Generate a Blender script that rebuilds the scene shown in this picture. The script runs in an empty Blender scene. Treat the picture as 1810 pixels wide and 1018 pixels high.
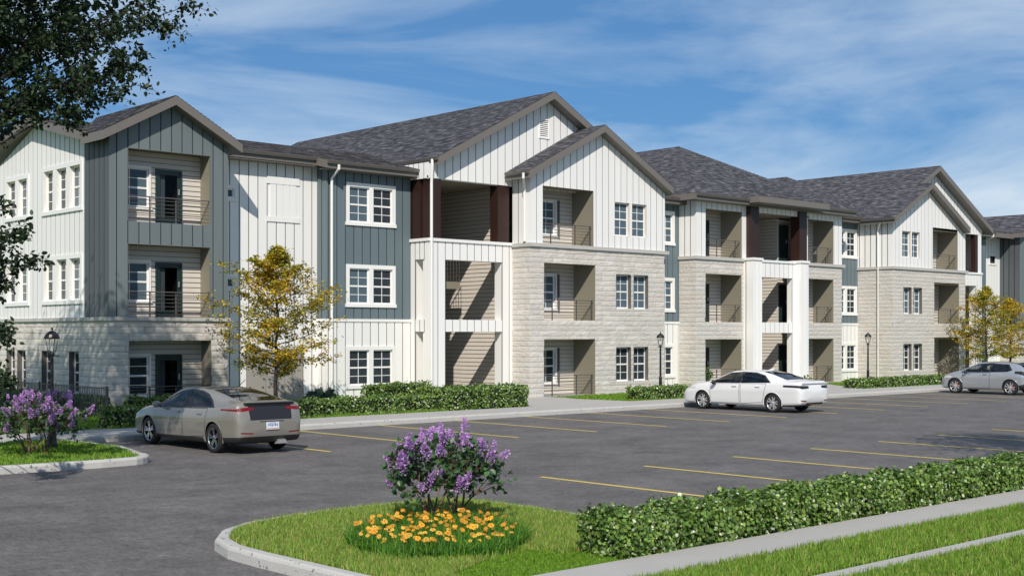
import bpy, bmesh, math, random
import numpy as np
from mathutils import Vector, Matrix, Euler

random.seed(7)
rng = np.random.default_rng(7)
SC = bpy.context.scene
COL = SC.collection
R = math.radians

# ------------------------------------------------------------------ camera, sky, sun, exposure
cd = bpy.data.cameras.new('camera')
cam = bpy.data.objects.new('camera', cd)
COL.objects.link(cam)
cam.location = (0, 0, 2.6)
cam.rotation_euler = (R(90), 0, -math.atan2(.67584, .73707))
cd.sensor_fit = 'HORIZONTAL'
cd.sensor_width = 36
cd.lens = 45.22
cd.shift_y = .0434
cd.clip_start = .1
cd.clip_end = 4000
SC.camera = cam

SUN_TO = Vector((-.95, -1.0, 1.14)).normalized()
world = bpy.data.worlds.new('World')
SC.world = world
world.use_nodes = True
wn = world.node_tree
wn.nodes.clear()
def wnode(t, **kw):
    n = wn.nodes.new(t)
    for k, v in kw.items():
        setattr(n, k, v)
    return n
w_out = wnode('ShaderNodeOutputWorld')
w_bg = wnode('ShaderNodeBackground')
w_bg.inputs['Strength'].default_value = .115
w_sky = wnode('ShaderNodeTexSky', sky_type='NISHITA')
w_sky.sun_disc = False
w_sky.sun_elevation = math.asin(SUN_TO.z)
w_sky.sun_rotation = math.atan2(SUN_TO.x, SUN_TO.y)
w_sky.air_density = 1.0
w_sky.dust_density = .25
w_sky.ozone_density = 2.6
w_gm = wnode('ShaderNodeGamma')
w_gm.inputs['Gamma'].default_value = .6
w_hs = wnode('ShaderNodeMixRGB', blend_type='MULTIPLY')
w_hs.inputs['Fac'].default_value = 1
w_hs.inputs['Color2'].default_value = (.54, 1.03, 1.62, 1)
w_tc = wnode('ShaderNodeTexCoord')
w_map = wnode('ShaderNodeMapping')
w_map.inputs['Rotation'].default_value = (R(-16), 0, R(42))
w_map.inputs['Location'].default_value = (3.7, .2, 1.4)
w_map.inputs['Scale'].default_value = (1.5, 2.6, 8.5)
w_noise = wnode('ShaderNodeTexNoise')
w_noise.inputs['Scale'].default_value = 1.35
w_noise.inputs['Detail'].default_value = 9
w_noise.inputs['Roughness'].default_value = .56
w_noise.inputs['Distortion'].default_value = .55
w_ramp = wnode('ShaderNodeValToRGB')
w_ramp.color_ramp.elements[0].position = .37
w_ramp.color_ramp.elements[0].color = (0, 0, 0, 1)
w_ramp.color_ramp.elements[1].position = .70
w_ramp.color_ramp.elements[1].color = (.80, .80, .80, 1)
w_mix = wnode('ShaderNodeMixRGB')
w_mix.inputs['Color2'].default_value = (6.4, 7.3, 8.1, 1)
L = wn.links.new
L(w_tc.outputs['Generated'], w_map.inputs['Vector'])
L(w_map.outputs['Vector'], w_noise.inputs['Vector'])
L(w_noise.outputs['Fac'], w_ramp.inputs['Fac'])
L(w_ramp.outputs['Color'], w_mix.inputs['Fac'])
L(w_sky.outputs['Color'], w_gm.inputs['Color'])
L(w_gm.outputs['Color'], w_hs.inputs['Color1'])
L(w_hs.outputs['Color'], w_mix.inputs['Color1'])
L(w_mix.outputs['Color'], w_bg.inputs['Color'])
L(w_bg.outputs['Background'], w_out.inputs['Surface'])

sd = bpy.data.lights.new('sun', 'SUN')
sun = bpy.data.objects.new('sun', sd)
COL.objects.link(sun)
sd.energy = 4.6
sd.angle = R(.53)
sd.color = (1.0, .93, .83)
sun.rotation_euler = (-SUN_TO).to_track_quat('-Z', 'Y').to_euler()
sun.location = (0, 0, 60)

SC.view_settings.view_transform = 'Standard'
SC.view_settings.look = 'None'
SC.view_settings.exposure = -.02
SC.view_settings.gamma = 1
SC.view_settings.use_curve_mapping = False
SC.cycles.max_bounces = 8
SC.cycles.transparent_max_bounces = 16

# ------------------------------------------------------------------ materials
MATS = {}
def mat(name, col, rough=.6, var=.0, vscale=3.0, bump=0.0, bscale=30.0, metal=0.0, spec=.5, coat=0.0,
        objvar=0.0, streak=None, tint=0.0, transl=0.0, col2=None, c2scale=1.0, c2pos=(.45, .6), island=False):
    m = bpy.data.materials.new(name)
    m.use_nodes = True
    nt = m.node_tree
    N, K = nt.nodes, nt.links.new
    b = N['Principled BSDF']
    b.inputs['Roughness'].default_value = rough
    b.inputs['Metallic'].default_value = metal
    b.inputs['Specular IOR Level'].default_value = spec
    b.inputs['Coat Weight'].default_value = coat
    if coat:
        b.inputs['Coat Roughness'].default_value = .04
    tc = N.new('ShaderNodeTexCoord')
    geo = N.new('ShaderNodeNewGeometry')
    pos = geo.outputs['Position']
    rgb = N.new('ShaderNodeRGB')
    rgb.outputs[0].default_value = (*col, 1)
    out = rgb.outputs[0]
    if col2 is not None:
        nz = N.new('ShaderNodeTexNoise')
        nz.inputs['Scale'].default_value = c2scale
        nz.inputs['Detail'].default_value = 6
        K(pos, nz.inputs['Vector'])
        rp = N.new('ShaderNodeValToRGB')
        rp.color_ramp.elements[0].position = c2pos[0]
        rp.color_ramp.elements[1].position = c2pos[1]
        K(nz.outputs['Fac'], rp.inputs['Fac'])
        mx = N.new('ShaderNodeMixRGB')
        mx.inputs['Color2'].default_value = (*col2, 1)
        K(rp.outputs['Color'], mx.inputs['Fac'])
        K(out, mx.inputs['Color1'])
        out = mx.outputs[0]
    def modul(facout, amt, base=.5):
        nonlocal out
        # value multiplier = 1 + (fac - base) * 2 * amt
        ma = N.new('ShaderNodeMath'); ma.operation = 'MULTIPLY_ADD'
        ma.inputs[1].default_value = 2 * amt
        ma.inputs[2].default_value = 1 - 2 * amt * base
        K(facout, ma.inputs[0])
        vm = N.new('ShaderNodeVectorMath'); vm.operation = 'SCALE'
        K(out, vm.inputs[0]); K(ma.outputs[0], vm.inputs['Scale'])
        out = vm.outputs[0]
    if var:
        nz = N.new('ShaderNodeTexNoise')
        nz.inputs['Scale'].default_value = vscale
        nz.inputs['Detail'].default_value = 8
        nz.inputs['Roughness'].default_value = .65
        if streak:
            mp = N.new('ShaderNodeMapping'); mp.inputs['Scale'].default_value = streak
            K(pos, mp.inputs['Vector']); K(mp.outputs[0], nz.inputs['Vector'])
        else:
            K(pos, nz.inputs['Vector'])
        modul(nz.outputs['Fac'], var)
    if objvar:
        if island:
            modul(geo.outputs['Random Per Island'], objvar)
        else:
            oi = N.new('ShaderNodeObjectInfo')
            modul(oi.outputs['Random'], objvar)
    if tint:
        at = N.new('ShaderNodeAttribute'); at.attribute_name = 'tint'
        modul(at.outputs['Fac'], tint)
    K(out, b.inputs['Base Color'])
    if bump:
        nz = N.new('ShaderNodeTexNoise')
        nz.inputs['Scale'].default_value = bscale
        nz.inputs['Detail'].default_value = 6
        K(pos, nz.inputs['Vector'])
        bp = N.new('ShaderNodeBump')
        bp.inputs['Strength'].default_value = bump
        bp.inputs['Distance'].default_value = .02
        K(nz.outputs['Fac'], bp.inputs['Height'])
        K(bp.outputs['Normal'], b.inputs['Normal'])
    if transl:
        tr = N.new('ShaderNodeBsdfTranslucent')
        K(out, tr.inputs['Color'])
        ms = N.new('ShaderNodeMixShader'); ms.inputs[0].default_value = transl
        K(b.outputs[0], ms.inputs[1]); K(tr.outputs[0], ms.inputs[2])
        K(ms.outputs[0], N['Material Output'].inputs['Surface'])
    MATS[name] = m
    return m

def glass(name, tint=(.72, .78, .8), ior=1.75, body=None, bodyfac=0.0):
    m = bpy.data.materials.new(name); m.use_nodes = True
    nt = m.node_tree; N, K = nt.nodes, nt.links.new
    N.remove(N['Principled BSDF'])
    t = N.new('ShaderNodeBsdfTransparent'); t.inputs['Color'].default_value = (*tint, 1)
    g = N.new('ShaderNodeBsdfGlossy'); g.inputs['Roughness'].default_value = .015
    f = N.new('ShaderNodeFresnel'); f.inputs['IOR'].default_value = ior
    ms = N.new('ShaderNodeMixShader')
    base = t.outputs[0]
    if body:
        d = N.new('ShaderNodeBsdfDiffuse'); d.inputs['Color'].default_value = (*body, 1)
        m2 = N.new('ShaderNodeMixShader'); m2.inputs[0].default_value = bodyfac
        K(t.outputs[0], m2.inputs[1]); K(d.outputs[0], m2.inputs[2]); base = m2.outputs[0]
    # reflect on the outer face only (a thin sheet has no total internal reflection)
    ge = N.new('ShaderNodeNewGeometry')
    inv = N.new('ShaderNodeMath'); inv.operation = 'SUBTRACT'; inv.inputs[0].default_value = 1
    K(ge.outputs['Backfacing'], inv.inputs[1])
    mu = N.new('ShaderNodeMath'); mu.operation = 'MULTIPLY'
    K(f.outputs[0], mu.inputs[0]); K(inv.outputs[0], mu.inputs[1])
    K(mu.outputs[0], ms.inputs[0]); K(base, ms.inputs[1]); K(g.outputs[0], ms.inputs[2])
    K(ms.outputs[0], N['Material Output'].inputs['Surface'])
    MATS[name] = m
    return m

mat('white', (.812, .803, .785), .5, var=.04, vscale=1.2, streak=(3, 3, .35), objvar=.02)
mat('blue', (.130, .172, .192), .55, var=.07, vscale=1.2, streak=(3, 3, .35), objvar=.05)
mat('joint_white', (.17, .165, .16), .9)
mat('joint_blue', (.030, .042, .050), .9)
mat('joint_greyboard', (.042, .052, .055), .9)
mat('joint_plank', (.10, .09, .08), .9)
mat('slateboard', (.088, .100, .110), .55, var=.06, vscale=1.2, streak=(3, 3, .35), objvar=.05)  # darker copy of greyboard for left-facing walls, shade put into the colour
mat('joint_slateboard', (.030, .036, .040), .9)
mat('greyboard', (.150, .180, .188), .55, var=.06, vscale=1.2, streak=(3, 3, .35), objvar=.05)
mat('stone', (.63, .592, .548), .85, var=.10, vscale=4.5, streak=(1, 1, 2.2), objvar=.05, bump=.28, bscale=14, col2=(.57, .525, .475), c2scale=2.5)
mat('stone_stuff', (.56, .535, .50), .85, var=.16, vscale=4.5, streak=(1, 1, 2.2), objvar=.05, island=True, bump=.28, bscale=14, col2=(.57, .525, .475), c2scale=2.5)
mat('mortar', (.40, .37, .335), .95, var=.1, vscale=8)
mat('cap', (.47, .455, .425), .8, var=.12, vscale=6, bump=.3, bscale=20)
mat('fascia', (.165, .148, .135), .5, var=.05, vscale=2)
mat('gutter', (.125, .115, .108), .35, var=.05, vscale=2, spec=.6)
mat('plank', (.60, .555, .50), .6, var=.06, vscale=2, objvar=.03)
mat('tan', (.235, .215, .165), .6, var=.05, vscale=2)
mat('reveal', (.12, .11, .105), .6)
mat('brown', (.030, .0125, .009), .45, var=.25, vscale=4, streak=(6, 6, .5), bump=.2, bscale=40)
mat('concrete', (.40, .385, .365), .85, var=.12, vscale=1.5, bump=.25, bscale=60)
mat('pipe', (.80, .79, .77), .35)
mat('railing', (.10, .09, .082), .45)
mat('black', (.012, .012, .013), .35)
mat('door', (.018, .035, .036), .35)
mat('interior', (.035, .030, .026), .9)
mat('curtain', (.115, .09, .072), .9, var=.35, vscale=5, streak=(9, 9, .1))
mat('blind', (.50, .52, .53), .8)
mat('cabinet', (.33, .305, .275), .5, var=.05)
glass('window_glass', (.60, .66, .70), 1.75, body=(.075, .095, .11), bodyfac=.36)
glass('window_glass_pale', (.60, .66, .70), 1.75, body=(.15, .215, .265), bodyfac=.55)  # bluish body colour stands in for sky reflected in the panes
glass('door_glass', (.55, .58, .60), 1.45)
glass('lamp_glass', (.95, .95, .93), 1.3)
glass('car_glass_clear', (.50, .55, .57), 1.55)
glass('car_glass_dark', (.05, .07, .10), 1.5, body=(.004, .007, .013), bodyfac=.8)
mat('trunk', (.045, .036, .03), .9, var=.3, vscale=12, streak=(6, 6, 1), bump=.6, bscale=35)
mat('twig', (.16, .10, .06), .85, var=.2, vscale=20)
mat('paint_line', (.66, .50, .10), .7, var=.22, vscale=5, col2=(.30, .26, .14), c2scale=9, c2pos=(.58, .78))
mat('tyre', (.014, .014, .014), .75)
mat('chrome', (.75, .75, .76), .12, metal=1)
mat('alloy', (.72, .72, .73), .38, metal=.75)
mat('alloy_dark', (.06, .06, .06), .35, metal=.8)
mat('car_beige', (.235, .22, .195), .32, metal=.15, coat=1, spec=.5)
mat('car_white', (.72, .72, .72), .35, coat=.6)
mat('car_silver', (.46, .49, .53), .3, metal=.6, coat=1)
mat('car_trim', (.018, .018, .018), .5)
mat('car_panel', (.022, .022, .026), .22, spec=.4)
mat('tail_red', (.17, .004, .008), .25)
mat('lens_clear', (.55, .56, .58), .12, coat=1)
mat('plate_white', (.62, .66, .70), .4)
mat('plate_blue', (.03, .09, .28), .4)
mat('plate_orange', (.55, .18, .05), .4)
mat('seat_tan', (.45, .36, .25), .7)
mat('seat_dark', (.03, .03, .035), .7)
mat('calliper', (.45, .03, .02), .4)
mat('bulb', (.9, .9, .88), .3)

def leafmat(name, col, tint=.45, transl=.25, rough=.45, spec=.35):
    return mat(name, col, rough, tint=tint, transl=transl, spec=spec)
leafmat('hedge_leaf', (.105, .19, .036), .62, .22, .38, .45)
leafmat('hedge_leaf2', (.21, .31, .06), .5, .25, .4, .45)
leafmat('hedge_pale', (.50, .55, .36), .3, .2)
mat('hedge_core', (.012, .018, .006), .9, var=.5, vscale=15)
mat('blossom', (.75, .74, .70), .6)
leafmat('grass_long', (.195, .325, .048), .42, .3, .55, .2)
leafmat('grass_long2', (.36, .38, .11), .4, .3, .55, .2)
leafmat('grass_short', (.15, .28, .025), .42, .3, .55, .2)
leafmat('bed_blade', (.075, .20, .028), .5, .3, .5, .25)
leafmat('dark_leaf', (.026, .048, .020), .6, .12, .5, .25)
leafmat('yellow_leaf', (.60, .43, .040), .45, .35, .55, .2)
leafmat('olive_leaf', (.31, .31, .042), .45, .35, .55, .2)
leafmat('orange_leaf', (.52, .32, .035), .45, .35, .55, .2)
leafmat('lilac_leaf', (.044, .105, .034), .5, .15, .4, .4)
leafmat('lilac_flower', (.48, .26, .58), .4, .3, .6, .2)
leafmat('lilac_flower2', (.64, .42, .72), .35, .3, .6, .2)
leafmat('agave_leaf', (.13, .19, .16), .45, .2)
mat('petal', (.70, .34, .022), .55, objvar=.42, transl=.2)
mat('petal_pale', (.80, .50, .06), .55, objvar=.15, transl=.2)
mat('flower_eye', (.40, .14, .012), .8)
mat('lawn', (.095, .165, .022), .95, var=.35, vscale=6, bump=.6, bscale=40, col2=(.15, .20, .04), c2scale=3)
mat('soil', (.05, .055, .018), .95, var=.35, vscale=8, bump=.5, bscale=30)

# asphalt: streaky grey with fine aggregate
def asphalt_mat():
    m = mat('asphalt', (.116, .107, .104), .82, var=.55, vscale=2.6)
    nt = m.node_tree; N, K = nt.nodes, nt.links.new
    b = N['Principled BSDF']
    geo = N.new('ShaderNodeNewGeometry')
    base = b.inputs['Base Color'].links[0].from_socket
    nz = N.new('ShaderNodeTexNoise'); nz.inputs['Scale'].default_value = 22; nz.inputs['Detail'].default_value = 4
    K(geo.outputs['Position'], nz.inputs['Vector'])
    mp = N.new('ShaderNodeMapping'); mp.inputs['Rotation'].default_value = (0, 0, R(47)); mp.inputs['Scale'].default_value = (1.6, .9, 1)
    K(geo.outputs['Position'], mp.inputs['Vector'])
    n2 = N.new('ShaderNodeTexNoise'); n2.inputs['Scale'].default_value = 6.5; n2.inputs['Detail'].default_value = 7; n2.inputs['Roughness'].default_value = .7
    K(mp.outputs[0], n2.inputs['Vector'])
    n3 = N.new('ShaderNodeTexNoise'); n3.inputs['Scale'].default_value = .7; n3.inputs['Detail'].default_value = 3
    K(geo.outputs['Position'], n3.inputs['Vector'])
    cur = base
    for n, amt in ((nz, .65), (n2, .85), (n3, .55)):
        ma = N.new('ShaderNodeMath'); ma.operation = 'MULTIPLY_ADD'; ma.inputs[1].default_value = 2 * amt; ma.inputs[2].default_value = 1 - amt
        K(n.outputs['Fac'], ma.inputs[0])
        vm = N.new('ShaderNodeVectorMath'); vm.operation = 'SCALE'
        K(cur, vm.inputs[0]); K(ma.outputs[0], vm.inputs['Scale']); cur = vm.outputs[0]
    # old oil drips in the stalls
    n5 = N.new('ShaderNodeTexNoise'); n5.inputs['Scale'].default_value = .55; n5.inputs['Detail'].default_value = 5
    K(geo.outputs['Position'], n5.inputs['Vector'])
    r5 = N.new('ShaderNodeValToRGB'); r5.color_ramp.elements[0].position = .64; r5.color_ramp.elements[1].position = .76
    r5.color_ramp.elements[0].color = (1, 1, 1, 1); r5.color_ramp.elements[1].color = (.62, .61, .60, 1)
    K(n5.outputs['Fac'], r5.inputs['Fac'])
    m5 = N.new('ShaderNodeMixRGB'); m5.blend_type = 'MULTIPLY'; m5.inputs['Fac'].default_value = 1
    K(cur, m5.inputs['Color1']); K(r5.outputs['Color'], m5.inputs['Color2']); cur = m5.outputs[0]
    K(cur, b.inputs['Base Color'])
    bp = N.new('ShaderNodeBump'); bp.inputs['Strength'].default_value = .45; bp.inputs['Distance'].default_value = .012
    n4 = N.new('ShaderNodeTexNoise'); n4.inputs['Scale'].default_value = 60; n4.inputs['Detail'].default_value = 3
    K(geo.outputs['Position'], n4.inputs['Vector']); K(n4.outputs['Fac'], bp.inputs['Height'])
    K(bp.outputs['Normal'], b.inputs['Normal'])
asphalt_mat()

def kerb_mat():
    m = mat('kerb', (.46, .45, .425), .85, var=.10, vscale=3, bump=.5, bscale=45)
    nt = m.node_tree; N, K = nt.nodes, nt.links.new
    b = N['Principled BSDF']
    base = b.inputs['Base Color'].links[0].from_socket
    geo = N.new('ShaderNodeNewGeometry')
    nz = N.new('ShaderNodeTexNoise'); nz.inputs['Scale'].default_value = 17; nz.inputs['Detail'].default_value = 2
    K(geo.outputs['Position'], nz.inputs['Vector'])
    rp = N.new('ShaderNodeValToRGB'); rp.color_ramp.elements[0].position = .64; rp.color_ramp.elements[1].position = .70
    K(nz.outputs['Fac'], rp.inputs['Fac'])
    mx = N.new('ShaderNodeMixRGB'); mx.inputs['Color2'].default_value = (.17, .16, .15, 1)
    K(rp.outputs['Color'], mx.inputs['Fac']); K(base, mx.inputs['Color1']); K(mx.outputs[0], b.inputs['Base Color'])
kerb_mat()

def shingle_mat(name, c1, c2, c3):
    m = mat(name, c1, .9)
    nt = m.node_tree; N, K = nt.nodes, nt.links.new
    b = N['Principled BSDF']
    uv = N.new('ShaderNodeUVMap'); uv.uv_map = 'UVMap'
    br = N.new('ShaderNodeTexBrick')
    br.inputs['Scale'].default_value = 1
    br.inputs['Brick Width'].default_value = .36
    br.inputs['Row Height'].default_value = .15
    br.inputs['Mortar Size'].default_value = .008
    br.inputs['Bias'].default_value = -.1
    br.inputs['Color1'].default_value = (*c1, 1)
    br.inputs['Color2'].default_value = (*c2, 1)
    br.inputs['Mortar'].default_value = (.02, .02, .022, 1)
    br.offset_frequency = 2; br.offset = .37; br.squash = 1.35; br.squash_frequency = 3
    K(uv.outputs[0], br.inputs['Vector'])
    nz = N.new('ShaderNodeTexNoise'); nz.inputs['Scale'].default_value = 2.4; nz.inputs['Detail'].default_value = 6
    mp = N.new('ShaderNodeMapping'); mp.inputs['Scale'].default_value = (.8, 3.2, 1)
    K(uv.outputs[0], mp.inputs['Vector']); K(mp.outputs[0], nz.inputs['Vector'])
    rp = N.new('ShaderNodeValToRGB'); rp.color_ramp.elements[0].position = .50; rp.color_ramp.elements[1].position = .66
    K(nz.outputs['Fac'], rp.inputs['Fac'])
    mx = N.new('ShaderNodeMixRGB'); mx.inputs['Color2'].default_value = (*c3, 1)
    K(rp.outputs['Color'], mx.inputs['Fac']); K(br.outputs['Color'], mx.inputs['Color1'])
    K(mx.outputs[0], b.inputs['Base Color'])
shingle_mat('shingle', (.034, .035, .045), (.108, .107, .124), (.20, .195, .21))

# ------------------------------------------------------------------ object helpers
def link(o, parent=None):
    COL.objects.link(o)
    if parent is not None:
        o.parent = parent
        if parent.type == 'EMPTY':
            o.matrix_parent_inverse = parent.matrix_basis.inverted() if parent.get('_w') else Matrix()
    return o
def mesh_obj(name, verts, faces, mats, parent=None, idx=None, smooth=False):
    me = bpy.data.meshes.new(name)
    me.from_pydata([tuple(v) for v in verts], [], faces)
    for m in (mats if isinstance(mats, (list, tuple)) else [mats]):
        me.materials.append(MATS[m])
    if idx:
        me.polygons.foreach_set('material_index', idx)
    if smooth:
        me.polygons.foreach_set('use_smooth', [True] * len(me.polygons))
    me.update()
    return link(bpy.data.objects.new(name, me), parent)
def tag(o, label=None, cat=None, group=None, kind=None):
    if label: o['label'] = label
    if cat: o['category'] = cat
    if group: o['group'] = group
    if kind: o['kind'] = kind
    return o
def thing(name, loc, label, cat, group=None, rotz=0.0, world_children=True):
    o = bpy.data.objects.new(name, None)
    o.empty_display_size = .2
    o.location = loc
    o.rotation_euler = (0, 0, rotz)
    if world_children:
        o['_w'] = 1
    COL.objects.link(o)
    return tag(o, label, cat, group)

class MB:
    def __init__(s): s.v = []; s.f = []; s.i = []
    def quad(s, a, b, c, d, m=0):
        n = len(s.v); s.v += [a, b, c, d]; s.f.append((n, n+1, n+2, n+3)); s.i.append(m)
    def poly(s, pts, m=0):
        n = len(s.v); s.v += list(pts); s.f.append(tuple(range(n, n+len(pts)))); s.i.append(m)
    def hexa(s, p, m=0):
        n = len(s.v); s.v += p
        for q in ((0, 3, 2, 1), (4, 5, 6, 7), (0, 1, 5, 4), (1, 2, 6, 5), (2, 3, 7, 6), (3, 0, 4, 7)):
            s.f.append(tuple(n+k for k in q)); s.i.append(m)
    def box(s, x0, x1, y0, y1, z0, z1, m=0):
        s.hexa([(x0,y0,z0),(x1,y0,z0),(x1,y1,z0),(x0,y1,z0),(x0,y0,z1),(x1,y0,z1),(x1,y1,z1),(x0,y1,z1)], m)
    def tube(s, pts, rad, n=6, m=0, caps=True):
        P = [Vector(p) for p in pts]
        if not isinstance(rad, (list, tuple)): rad = [rad]*len(P)
        base = len(s.v)
        up = Vector((0, 0, 1))
        for k, p in enumerate(P):
            d = (P[min(k+1, len(P)-1)] - P[max(k-1, 0)])
            d = d.normalized() if d.length > 1e-9 else up
            x = d.cross(Vector((.31, .17, .93)) if abs(d.z) > .9 and abs(d.x) < .3 else up)
            if x.length < 1e-4: x = d.cross(Vector((1, 0, 0)))
            x.normalize(); y = d.cross(x)
            for j in range(n):
                a = 2*math.pi*j/n
                s.v.append(tuple(p + (x*math.cos(a) + y*math.sin(a))*rad[k]))
        for k in range(len(P)-1):
            for j in range(n):
                a = base+k*n+j; b = base+k*n+(j+1) % n
                s.f.append((a, b, b+n, a+n)); s.i.append(m)
        if caps:
            s.f.append(tuple(base+j for j in range(n))); s.i.append(m)
            s.f.append(tuple(base+(len(P)-1)*n+j for j in reversed(range(n)))); s.i.append(m)
    def lathe(s, prof, n=16, m=0, c=(0, 0, 0), axis='z', caps=True):
        base = len(s.v)
        for (r, h) in prof:
            for j in range(n):
                a = 2*math.pi*j/n
                if axis == 'z': s.v.append((c[0]+r*math.cos(a), c[1]+r*math.sin(a), c[2]+h))
                else: s.v.append((c[0]+r*math.cos(a), c[1]+h, c[2]+r*math.sin(a)))
        for k in range(len(prof)-1):
            for j in range(n):
                a = base+k*n+j; b = base+k*n+(j+1) % n
                s.f.append((a, b, b+n, a+n)); s.i.append(m)
        if caps:
            s.f.append(tuple(base+j for j in range(n))); s.i.append(m)
            s.f.append(tuple(base+(len(prof)-1)*n+j for j in range(n))); s.i.append(m)
    def build(s, name, mats, parent=None, smooth=False):
        return mesh_obj(name, s.v, s.f, mats, parent, s.i, smooth)

def np_mesh(name, V, F, mats, parent=None, midx=None, tint=None, smooth=False, kind=None):
    """V (n,3), F (m,4) quads."""
    me = bpy.data.meshes.new(name)
    me.vertices.add(len(V)); me.vertices.foreach_set('co', np.asarray(V, np.float32).ravel())
    me.loops.add(F.size); me.loops.foreach_set('vertex_index', F.astype(np.int32).ravel())
    me.polygons.add(len(F))
    me.polygons.foreach_set('loop_start', np.arange(0, F.size, 4, dtype=np.int32))
    me.polygons.foreach_set('loop_total', np.full(len(F), 4, np.int32))
    for m in mats: me.materials.append(MATS[m])
    if midx is not None: me.polygons.foreach_set('material_index', midx.astype(np.int32))
    if smooth: me.polygons.foreach_set('use_smooth', np.ones(len(F), bool))
    me.update(calc_edges=True)
    if tint is not None:
        a = me.attributes.new('tint', 'FLOAT', 'POINT'); a.data.foreach_set('value', np.asarray(tint, np.float32))
    o = link(bpy.data.objects.new(name, me), parent)
    if kind: o['kind'] = kind
    return o

def unit(a): return a / np.maximum(np.linalg.norm(a, axis=-1, keepdims=True), 1e-9)

LEAF = np.array([(0, 0, 0), (-.36, .30, .05), (-.30, .68, .03), (0, 1, -.06), (.30, .68, .03), (.36, .30, .05)])
def leaf_verts(C, D, Nn, S, W=1.0):
    """leaf cards: base C, length dir D, normal Nn, size S -> V, F"""
    D = unit(D); X = unit(np.cross(D, Nn)); Z = np.cross(X, D)
    n = len(C)
    V = (C[:, None, :] + S[:, None, None]*(LEAF[None, :, 0:1]*W*X[:, None, :] + LEAF[None, :, 1:2]*D[:, None, :] + LEAF[None, :, 2:3]*Z[:, None, :]))
    V = V.reshape(-1, 3)
    b = np.arange(n)[:, None]*6
    F = np.concatenate([b + np.array([[0, 3, 2, 1]]), b + np.array([[0, 5, 4, 3]])], 1).reshape(-1, 4)
    return V, F
def leaves(name, C, D, Nn, S, mats, probs, parent=None, W=1.0, kind=None, tint=None):
    V, F = leaf_verts(C, D, Nn, S, W)
    n = len(C)
    mi = np.repeat(rng.choice(len(mats), n, p=probs), 2)
    t = np.repeat(rng.random(n) if tint is None else tint, 6)
    return np_mesh(name, V, F, mats, parent, mi, t, kind=kind)
def randdir(n):
    return unit(rng.normal(size=(n, 3)))

def in_poly(P, poly):
    x, y = P[:, 0], P[:, 1]
    inside = np.zeros(len(P), bool)
    j = len(poly)-1
    for i in range(len(poly)):
        xi, yi = poly[i]; xj, yj = poly[j]
        c = ((yi > y) != (yj > y)) & (x < (xj-xi)*(y-yi)/((yj-yi) if yj != yi else 1e-9)+xi)
        inside ^= c; j = i
    return inside
def grass(name, poly, z, density, h, mats, probs, label, holes=(), w=.007, lean=.35, parent=None, clump=0.0):
    p = np.array(poly); lo, hi = p.min(0), p.max(0)
    n = int(density*np.prod(hi-lo))
    P = rng.uniform(lo, hi, (n, 2))
    k = in_poly(P, poly)
    for hp in holes: k &= ~in_poly(P, hp)
    P = P[k]; n = len(P)
    base = np.concatenate([P, np.full((n, 1), z)], 1)
    az = rng.uniform(0, 2*math.pi, n); ln = np.abs(rng.normal(0, lean, n))
    H = h*rng.uniform(.55, 1.25, n)
    if clump: H *= 1 + clump*np.sin(P[:, 0]*7.3+np.sin(P[:, 1]*5.1)*2)*np.cos(P[:, 1]*6.1)
    d = np.stack([np.cos(az), np.sin(az), np.zeros(n)], 1)
    fa = rng.uniform(0, 2*math.pi, n)
    x = np.stack([np.cos(fa), np.sin(fa), np.zeros(n)], 1)
    up = np.array([0, 0, 1.])
    mid = base + d*(ln*H*.35)[:, None] + up*(H*.55)[:, None]
    tip = base + d*(ln*H)[:, None] + up*(H*np.sqrt(np.maximum(.25, 1-ln**2*.5)))[:, None]
    ww = w*rng.uniform(.7, 1.4, n)[:, None]
    V = np.stack([base-x*ww, base+x*ww, mid+x*ww*.75, mid-x*ww*.75, tip+x*ww*.12, tip-x*ww*.12], 1).reshape(-1, 3)
    b = np.arange(n)[:, None]*6
    F = np.concatenate([b+np.array([[0, 1, 2, 3]]), b+np.array([[3, 2, 4, 5]])], 1).reshape(-1, 4)
    mi = np.repeat(rng.choice(len(mats), n, p=probs), 2)
    t = np.repeat(rng.random(n), 6)
    o = np_mesh(name, V, F, mats, parent, mi, t)
    tag(o, label, 'grass' if parent is None else None, kind='stuff')
    return o

# ------------------------------------------------------------------ ground, parking lot, kerbs, pavements
def sheet(name, poly, z, m, kind='structure', label=None, cat=None):
    o = mesh_obj(name, [(x, y, z) for x, y in poly], [tuple(range(len(poly)))], m)
    return tag(o, label, cat, kind=kind)
def slab(name, poly, z0, z1, m, label=None):
    n = len(poly)
    V = [(x, y, z1) for x, y in poly] + [(x, y, z0) for x, y in poly]
    F = [tuple(range(n))] + [(i, i+n, (i+1) % n+n, (i+1) % n) for i in range(n)]
    return tag(mesh_obj(name, V, F, m), label, kind='structure')
def kerb(name, path, width, h, m='kerb', closed=False, z0=-.05, label=None):
    """bevelled kerb swept along path; width extends to the left of the travel direction"""
    P = [Vector((x, y, 0)) for x, y in path]; n = len(P)
    prof = [(0, z0), (0, h-.045), (.012, h-.018), (.04, h), (width-.02, h), (width, h-.012), (width, z0)]
    V, F = [], []
    for i, p in enumerate(P):
        a = P[i-1] if (i > 0 or closed) else p
        b = P[(i+1) % n] if (i < n-1 or closed) else p
        d = (b-a).normalized(); lft = Vector((-d.y, d.x, 0))
        for (o, z) in prof: V.append((p.x+lft.x*o, p.y+lft.y*o, z))
    k = len(prof)
    for i in range(n if closed else n-1):
        for j in range(k-1):
            a = i*k+j; b = ((i+1) % n)*k+j
            F.append((a, b, b+1, a+1))
    return tag(mesh_obj(name, V, F, m), label, kind='structure')
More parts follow.
